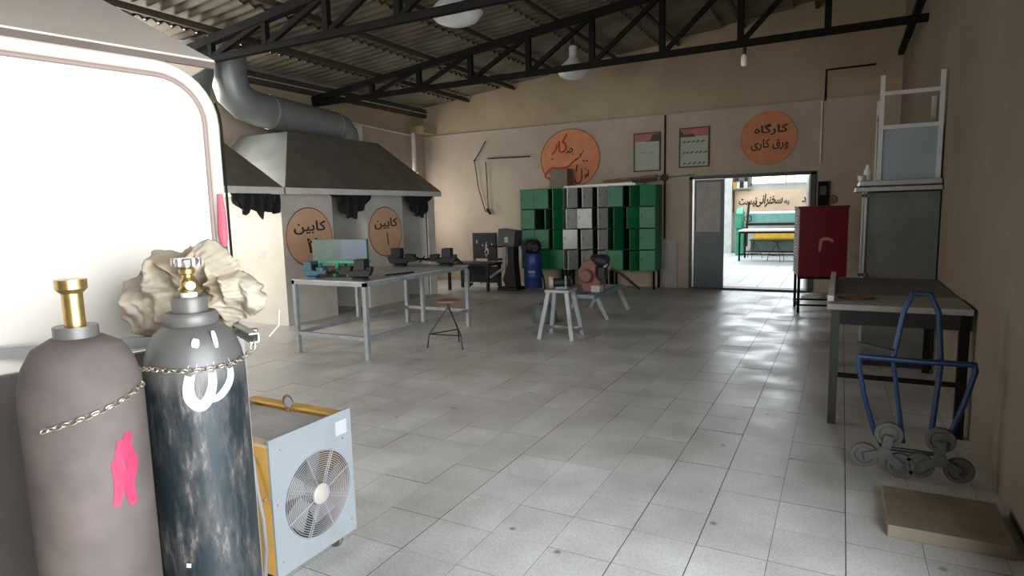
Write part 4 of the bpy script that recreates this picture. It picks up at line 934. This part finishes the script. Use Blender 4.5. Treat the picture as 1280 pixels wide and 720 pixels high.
MB().lathe([(0, 1.436), (.012, 1.436), (.012, 1.440), (.026, 1.441), (.029, 1.445), (.029, 1.453), (.026, 1.457), (.0, 1.458)], 24).build('hand_wheel', 'chrome', vo, smooth=True)
h = MB()
for k in range(5):
    a = 2*PI*k/5; h.lathe([(0, 1.439), (.009, 1.439), (.010, 1.448), (.009, 1.457), (0, 1.457)], 10, (.026*math.cos(a), .026*math.sin(a), 0))
h.build('wheel_lobes', 'chrome', vo, smooth=True)
# sprayed marks on the round body
def PC(u, v, l):
    r_ = .1152+l
    if v > 1.165: r_ = .1152-(v-1.165)**1.6*.75+l if v < 1.30 else .07
    a = math.radians(u); return (r_*math.cos(a), r_*math.sin(a), v)
def sp(pts, w):  # degrees scaled to metres for even width
    b = MB(); k = math.radians(1)*.115
    stroke(b, [(a*k, z) for a, z in pts], w, lambda u, v, l: PC(u/k, v, l), .0008, 6); return b
for pts, w in (([(-34.5, 1.222), (-39, 1.20), (-43, 1.165), (-42, 1.135), (-33, 1.115), (-24, 1.128), (-17.5, 1.165), (-17, 1.215)], .026), ([(-23, 1.125), (-11, 1.130), (2, 1.155), (6.5, 1.185), (2, 1.222)], .020)):
    sp(pts, w).build('sprayed_mark', 'cyl_paint', t)
for pts, w in (([(-33, 1.252), (-31.6, 1.262), (-30, 1.272)], .02), ([(-6, 1.285), (-5.6, 1.27), (-5.4, 1.245)], .014), ([(-61, .721), (-60.4, .731)], .012)):
    sp(pts, w).build('sprayed_mark', 'cyl_paint', t)
C2X, C2Y = -1.45, .71
t = thing('gas_cylinder', 'brown dusty gas cylinder with magenta spray, cut by the left picture edge', 'gas cylinder', (C2X, C2Y, 0))
MB().lathe([(0, .0), (.10, .0), (.114, .02), (.115, 1.17), (.112, 1.21), (.102, 1.25), (.083, 1.285), (.05, 1.305), (0, 1.307)], 64).build('body', 'cyl2', t, smooth=True)
MB().lathe([(0, 1.29), (.042, 1.29), (.042, 1.33), (0, 1.33)], 28).build('neck_collar', 'collar', t, smooth=True)
MB().lathe([(0, 1.33), (.02, 1.33), (.02, 1.40), (.03, 1.41), (.03, 1.43), (0, 1.43)], 20).build('valve_body', 'brass', t, smooth=True)
for pts, w in (([(12, 1.10), (8, 1.07), (13, 1.03), (7, .99), (10, .94)], .028), ([(2, 1.09), (-1, 1.04), (3, 1.0)], .02), ([(-6, 1.05), (-3, 1.0), (-8, .95)], .022)):
    sp(pts, w).build('sprayed_mark', 'magenta', t)
# rack
t = thing('cylinder_rack', 'steel bar rack behind the two gas cylinders with open channel ends', 'rack', (0, 0, 0))
ra = Vector((-1.20, 1.21, 1.225)); rb = Vector((-1.72, .78, 1.225))
A1 = Vector((-1.318, 1.055, 1.245)); A2 = Vector((-1.505, .845, 1.195))
def channel(p, dv, L_, s=.022, th=.003):
    dv = dv.normalized(); b = MB(); sd = dv.cross(Vector((0, 0, 1)))
    e = p+dv*L_
    b.bar(p+Vector((0,0,s/2)), e+Vector((0,0,s/2)), s, th); b.bar(p-Vector((0,0,s/2)), e-Vector((0,0,s/2)), s, th); b.bar(p+sd*s/2, e+sd*s/2, th, s)
    return b
inw = Vector((-.9, .42, 0))
channel(A1, inw, .20).build('channel_arm', 'lip', t); channel(A2, inw, .26).build('channel_arm', 'lip', t)
B1 = A1+inw.normalized()*.20; B2 = A2+inw.normalized()*.26
MB().bar((B1.x+.06*.5, B1.y+.06*.5+.02, 1.22), (B2.x-.2, B2.y-.22, 1.22), .03, .03).build('back_bar', 'lip', t)
MB().bar((B1.x, B1.y, 0), (B1.x, B1.y, 1.24), .03, .03).build('post', 'lip', t); MB().bar((B2.x, B2.y, 0), (B2.x, B2.y, 1.21), .03, .03).build('post', 'lip', t)
# chain across both cylinders
def link(L_=.017, w=.0055, r_=.0016):
    pts = [(-L_/2+w+w*math.cos(a), w*math.sin(a), 0) for a in (PI*.5, PI*.75, PI, PI*1.25, PI*1.5)]+[(L_/2-w+w*math.cos(a), w*math.sin(a), 0) for a in (-PI*.5, -PI*.25, 0, PI*.25, PI*.5)]
    return MB().tube(pts, r_, 6, closed=True)
path = [A1+Vector((0, 0, -.005)), A1+Vector((.004, -.012, -.03))]
for a in range(22, -84, -4):
    s = (22-a)/106; path.append(Vector((CX+.1185*math.cos(math.radians(a)), CY+.1185*math.sin(math.radians(a)), 1.203-.004*math.sin(PI*s)+.006*s)))
path += [A2+Vector((.005, 0, .0))]
A3 = A2+Vector((-.005, -.01, -.01)); path2 = [A3, A3+Vector((-.0, -.03, -.035))]
for a in range(40, -70, -5):
    s = (40-a)/110; path2.append(Vector((C2X+.1185*math.cos(math.radians(a)), C2Y+.1185*math.sin(math.radians(a)), 1.192-.06*s)))
first = None
for nm, pth, lab in (('chain', path, 'zinc link chain around the black gas cylinder'), ('chain', path2, 'zinc link chain sagging across the brown gas cylinder')):
    t = thing(nm, lab, 'chain', (0, 0, 0))
    d = [0]
    for i in range(1, len(pth)): d.append(d[-1]+(pth[i]-pth[i-1]).length)
    s = .004; k = 0
    while s < d[-1]-.004:
        i = max(j for j in range(len(d)) if d[j] <= s); i = min(i, len(d)-2); f = (s-d[i])/max(1e-6, d[i+1]-d[i]); p = pth[i].lerp(pth[i+1], f); dv = (pth[i+1]-pth[i]).normalized()
        if first is None: o = first = link().build('chain_link', 'chain', t, smooth=True)
        else: o = bpy.data.objects.new('chain_link', first.data); C.objects.link(o); o.parent = t
        q = dv.to_track_quat('X', 'Z').to_matrix().to_4x4() @ Matrix.Rotation(math.radians(45+90*(k % 2)), 4, 'X')
        o.matrix_local = Matrix.Translation(p) @ q; s += .0135; k += 1
# crumpled canvas behind the valve
from mathutils import noise
RK = [(-180, .25), (-160, .235), (-125, .17), (-90, .13), (-55, .12), (-38, .135), (-15, .18), (0, .16), (25, .115), (50, .115), (75, .14), (95, .118), (120, .135), (150, .185), (180, .25)]
def rad(d):
    for (a, ra), (b, rb) in zip(RK, RK[1:]):
        if a <= d <= b: f = (d-a)/(b-a); f = f*f*(3-2*f); return ra+(rb-ra)*f
cc = Vector((-1.525, 1.075, 1.36)); er = Vector((.88, .47, 0)); en = Vector((.47, -.88, 0)); NA, NR = 220, 46
vs = []; fs = []
for ir in range(NR+1):
    q = .02+.98*ir/NR
    for ia in range(NA):
        ph = -PI+2*PI*ia/NA; cs, sn = math.cos(ph), math.sin(ph)
        R_ = rad(math.degrees(ph))*(1+.10*noise.noise(Vector((cs*4, sn*4, 9)))+.05*noise.noise(Vector((cs*11, sn*11, 3))))
        r = R_*q
        X_, Z_ = r*cs, r*sn; wx = .05*noise.noise(Vector((X_*8, Z_*8, 7))); wz = .05*noise.noise(Vector((X_*8, Z_*8, 17)))
        w1 = noise.noise(Vector((cs*1.5, sn*1.5, q*1.6+2))); w2 = noise.noise(Vector(((X_+wx)*9, (Z_+wz)*9, 5))); w3 = noise.noise(Vector(((X_+wx)*22+Z_*9, (Z_+wz)*15, 1.7))); w4 = noise.noise(Vector((X_*48, Z_*40, 4.7)))
        fold = .045*(.35-abs(w1))*2+.050*(.3-abs(w2))*2+.022*(.3-abs(w3))*2+.006*(.3-abs(w4))*2
        d = .035*math.sin(PI*min(1, q)**.7)-.06*max(0, q-.8)/.2*.6+fold*min(1, q*2.2)
        if sn < -.3: d -= .03*min(1, q*1.5)*(-sn-.3)*1.6
        rr_ = r*(1-.10*abs(w1)*q)
        vs.append(tuple(cc+er*(rr_*cs)+Vector((0, 0, rr_*sn))+en*d))
for ir in range(NR):
    for ia in range(NA): fs.append((ir*NA+ia, ir*NA+(ia+1) % NA, (ir+1)*NA+(ia+1) % NA, (ir+1)*NA+ia))
fs.append(tuple(range(NA)))
o = MB().add(vs, fs).build('canvas_sheet', 'canvas')
for p in o.data.polygons: p.use_smooth = True
md = o.modifiers.new('thickness', 'SOLIDIFY'); md.thickness = .004
tag(o, 'crumpled beige canvas bundled behind the cylinder valve', 'canvas')
c = MB().tube([(-1.34, 1.16, 1.30), (-1.335, 1.15, 1.26), (-1.34, 1.12, 1.235)], .0015, 5).build('string', 'conduit_light'); tag(c, 'thin string hanging from the canvas to the channel end', 'string')

# ------------------------------------------------------------------ welding machine with fan
t = thing('welding_machine', 'ochre and grey welding machine with round fan grille, beside the cylinders', 'welding machine', (-1.965, 1.60, 0))
W_, Dp, z0, z1 = .46, .62, .10, .655      # local: x=0 is the fan face, y runs along the face
# fan face: square plate with a round hole
def ring_plate(w, z0, z1, cy, cz, r, x0, x1, n=48):
    vs = []; fs = []
    for xx in (x0, x1):
        for k in range(n):
            a = 2*PI*k/n; vs.append((xx, cy+r*math.cos(a), cz+r*math.sin(a)))
        for k in range(n):
            a = 2*PI*k/n; c_, s_ = math.cos(a), math.sin(a); q = 1e9
            if c_ > 1e-9: q = min(q, (w-cy)/c_)
            if c_ < -1e-9: q = min(q, (0-cy)/c_)
            if s_ > 1e-9: q = min(q, (z1-cz)/s_)
            if s_ < -1e-9: q = min(q, (z0-cz)/s_)
            vs.append((xx, cy+q*c_, cz+q*s_))
    for k in range(n):
        k2 = (k+1) % n
        fs.append((k, k2, n+k2, n+k)); fs.append((2*n+k, 3*n+k, 3*n+k2, 2*n+k2)); fs.append((k, 2*n+k, 2*n+k2, k2)); fs.append((n+k, n+k2, 3*n+k2, 3*n+k))
    b = MB().add(vs, fs)
    for yy, zz in ((0, z0), (w, z0), (w, z1), (0, z1)):   # square corners
        best = [k for k in range(n)]
        ks = sorted(best, key=lambda k: (vs[n+k][1]-yy)**2+(vs[n+k][2]-zz)**2)[:2]
        b.add([(x, vs[n+k][1], vs[n+k][2]) for x in (x0, x1) for k in ks]+[(x0, yy, zz), (x1, yy, zz)], [(0, 1, 4), (2, 3, 5), (0, 4, 5, 2), (1, 4, 5, 3)])
    return b
cy_, cz_, fr = .245, .355, .185
face = ring_plate(W_, z0-.01, z1+.02, cy_, cz_, fr, -.012, 0).build('fan_plate', 'machine_grey', t)
box(-Dp+.02, -.04, .02, W_-.02, z0, z0+.02).build('base_plate', 'machine_grey', t)
box(-.30, -.27, .03, W_-.03, z0+.02, z1-.06).build('inner_wall', 'dark', t)
for y in (0, W_-.012): box(-Dp, -.013, y, y+.012, z0, z1-.01).build('side_panel', 'ochre', t, bevel=.002)
for y in (0, W_-.05): box(-Dp, -.013, y, y+.05, z1-.012, z1).build('top_edge', 'ochre_dusty' if y == 0 else 'ochre', t)
box(-Dp, -.013, .05, W_-.05, z1-.035, z1-.025).build('top_panel', 'machine_top', t)
box(-Dp-.012, -Dp, 0, W_, z0, z1).build('rear_plate', 'machine_grey', t)
g = MB()
for k in range(16): g.tube([(.006+.004*math.sin(PI*k/16), cy_+(.045+.0093*k)*math.cos(2*PI*j/48), cz_+(.045+.0093*k)*math.sin(2*PI*j/48)) for j in range(48)], .0019, 5, closed=True)
go = g.build('fan_guard', 'guard', t, smooth=True)
for k in range(8):
    a = math.radians(20+45*k); dv = (math.cos(a), math.sin(a)); off = .006 if k % 2 else .0
    for s in ((-1, 1) if k % 2 else (0,)):
        MB().tube([(.012, cy_+.035*dv[0]-s*off*dv[1], cz_+.035*dv[1]+s*off*dv[0]), (.009, cy_+.190*dv[0]-s*off*dv[1], cz_+.190*dv[1]+s*off*dv[0])], .0022, 6).build('spoke', 'guard', go)
MB().lathe([(0, .004), (.045, .006), (.045, .014), (.038, .02), (0, .022)], 32, (0, cy_, cz_), 'x').build('hub_badge', 'hub', go, smooth=True)
fan = MB().lathe([(0, -.06), (.05, -.06), (.05, -.02), (0, -.02)], 24, (0, cy_, cz_), 'x').build('fan', 'dark', t)
for k in range(5):
    a0 = 2*PI*k/5; vs = []
    for i in range(6):
        rr_ = .045+.127*i/5
        for s in (-1, 1):
            a = a0+s*.42*(1-.25*i/5)+.18*i/5; vs.append((-.045+s*.016, cy_+rr_*math.cos(a), cz_+rr_*math.sin(a)))
    vs2 = [(x-.003, y, z) for x, y, z in vs]; n_ = len(vs)
    fs = [(2*i, 2*i+1, 2*i+3, 2*i+2) for i in range(5)]+[(n_+2*i, n_+2*i+2, n_+2*i+3, n_+2*i+1) for i in range(5)]+[(2*i, 2*i+2, n_+2*i+2, n_+2*i) for i in range(5)]+[(2*i+1, n_+2*i+1, n_+2*i+3, 2*i+3) for i in range(5)]
    MB().add(vs+vs2, fs).build('blade', mat('grey_fan_blade', (.20, .19, .19), .5) if k == 0 else bpy.data.materials['grey_fan_blade'], fan)
box(0, .002, .36, .43, z1-.085, z1-.02).build('rating_plate', 'plate', t)
for y, z in ((.03, .15), (.43, .15), (.40, .55), (.02, .40), (.05, .62)): MB().lathe([(0, 0), (.005, 0), (.004, .003), (0, .004)], 10, (0, y, z), 'x').build('screw', 'chrome', t)
for x, y in ((-.02, .09), (-.02, .16), (-.02, .33), (-.3, .02)): MB().lathe([(0, 0), (.008, 0), (.008, .006), (0, .008)], 8, (x, y, z1+.0)).build('bolt', 'chrome', t) if False else None
for x, y in ((-.03, .12), (-.03, .34)): MB().lathe([(0, 0), (.008, 0), (.008, .012), (0, .014)], 8, (x, y, z1-.026)).build('bolt', 'chrome', t)
for x, y in ((-.09, .05), (-.09, W_-.05), (-Dp+.08, .05), (-Dp+.08, W_-.05)):
    w = MB().lathe([(0, -.014), (.036, -.014), (.04, 0), (.036, .014), (0, .014)], 20, (x, y, .042), 'y').build('caster', 'rubber', t, smooth=True)
    box(x-.02, x+.02, y-.022, y+.022, .06, z0+.004).build('fork', 'wire', w)
e = MB(); e.tube([(-.33+.024*math.cos(2*PI*k/20), .395, z1+.03+.024*math.sin(2*PI*k/20)) for k in range(20)], .0065, 8, closed=True); e.tube([(-.33, .395, z1-.03), (-.33, .395, z1+.01)], .009, 8)
e.build('lifting_eye', 'rust', t, smooth=True)
MB().lathe([(.014, -.004), (.026, -.004), (.026, .004), (.014, .004)], 20, (-.31, .385, z1+.03), 'y').build('eye_washer', 'chrome', t, smooth=True)
# cable along its side
c = MB().tube([(-2.05, 1.59, .60), (-2.02, 1.575, .48), (-1.99, 1.57, .36), (-1.98, 1.565, .24), (-2.0, 1.56, .08), (-2.05, 1.55, .012), (-2.25, 1.53, .012)], .009, 8).build('power_cable', 'cable', smooth=True); tag(c, 'grey cable hanging down the ochre side of the welding machine', 'cable')
MB().tube([(-.03, -.016, .43), (-.03, -.006, .43)], .006, 6).build('clip', 'chrome', t)
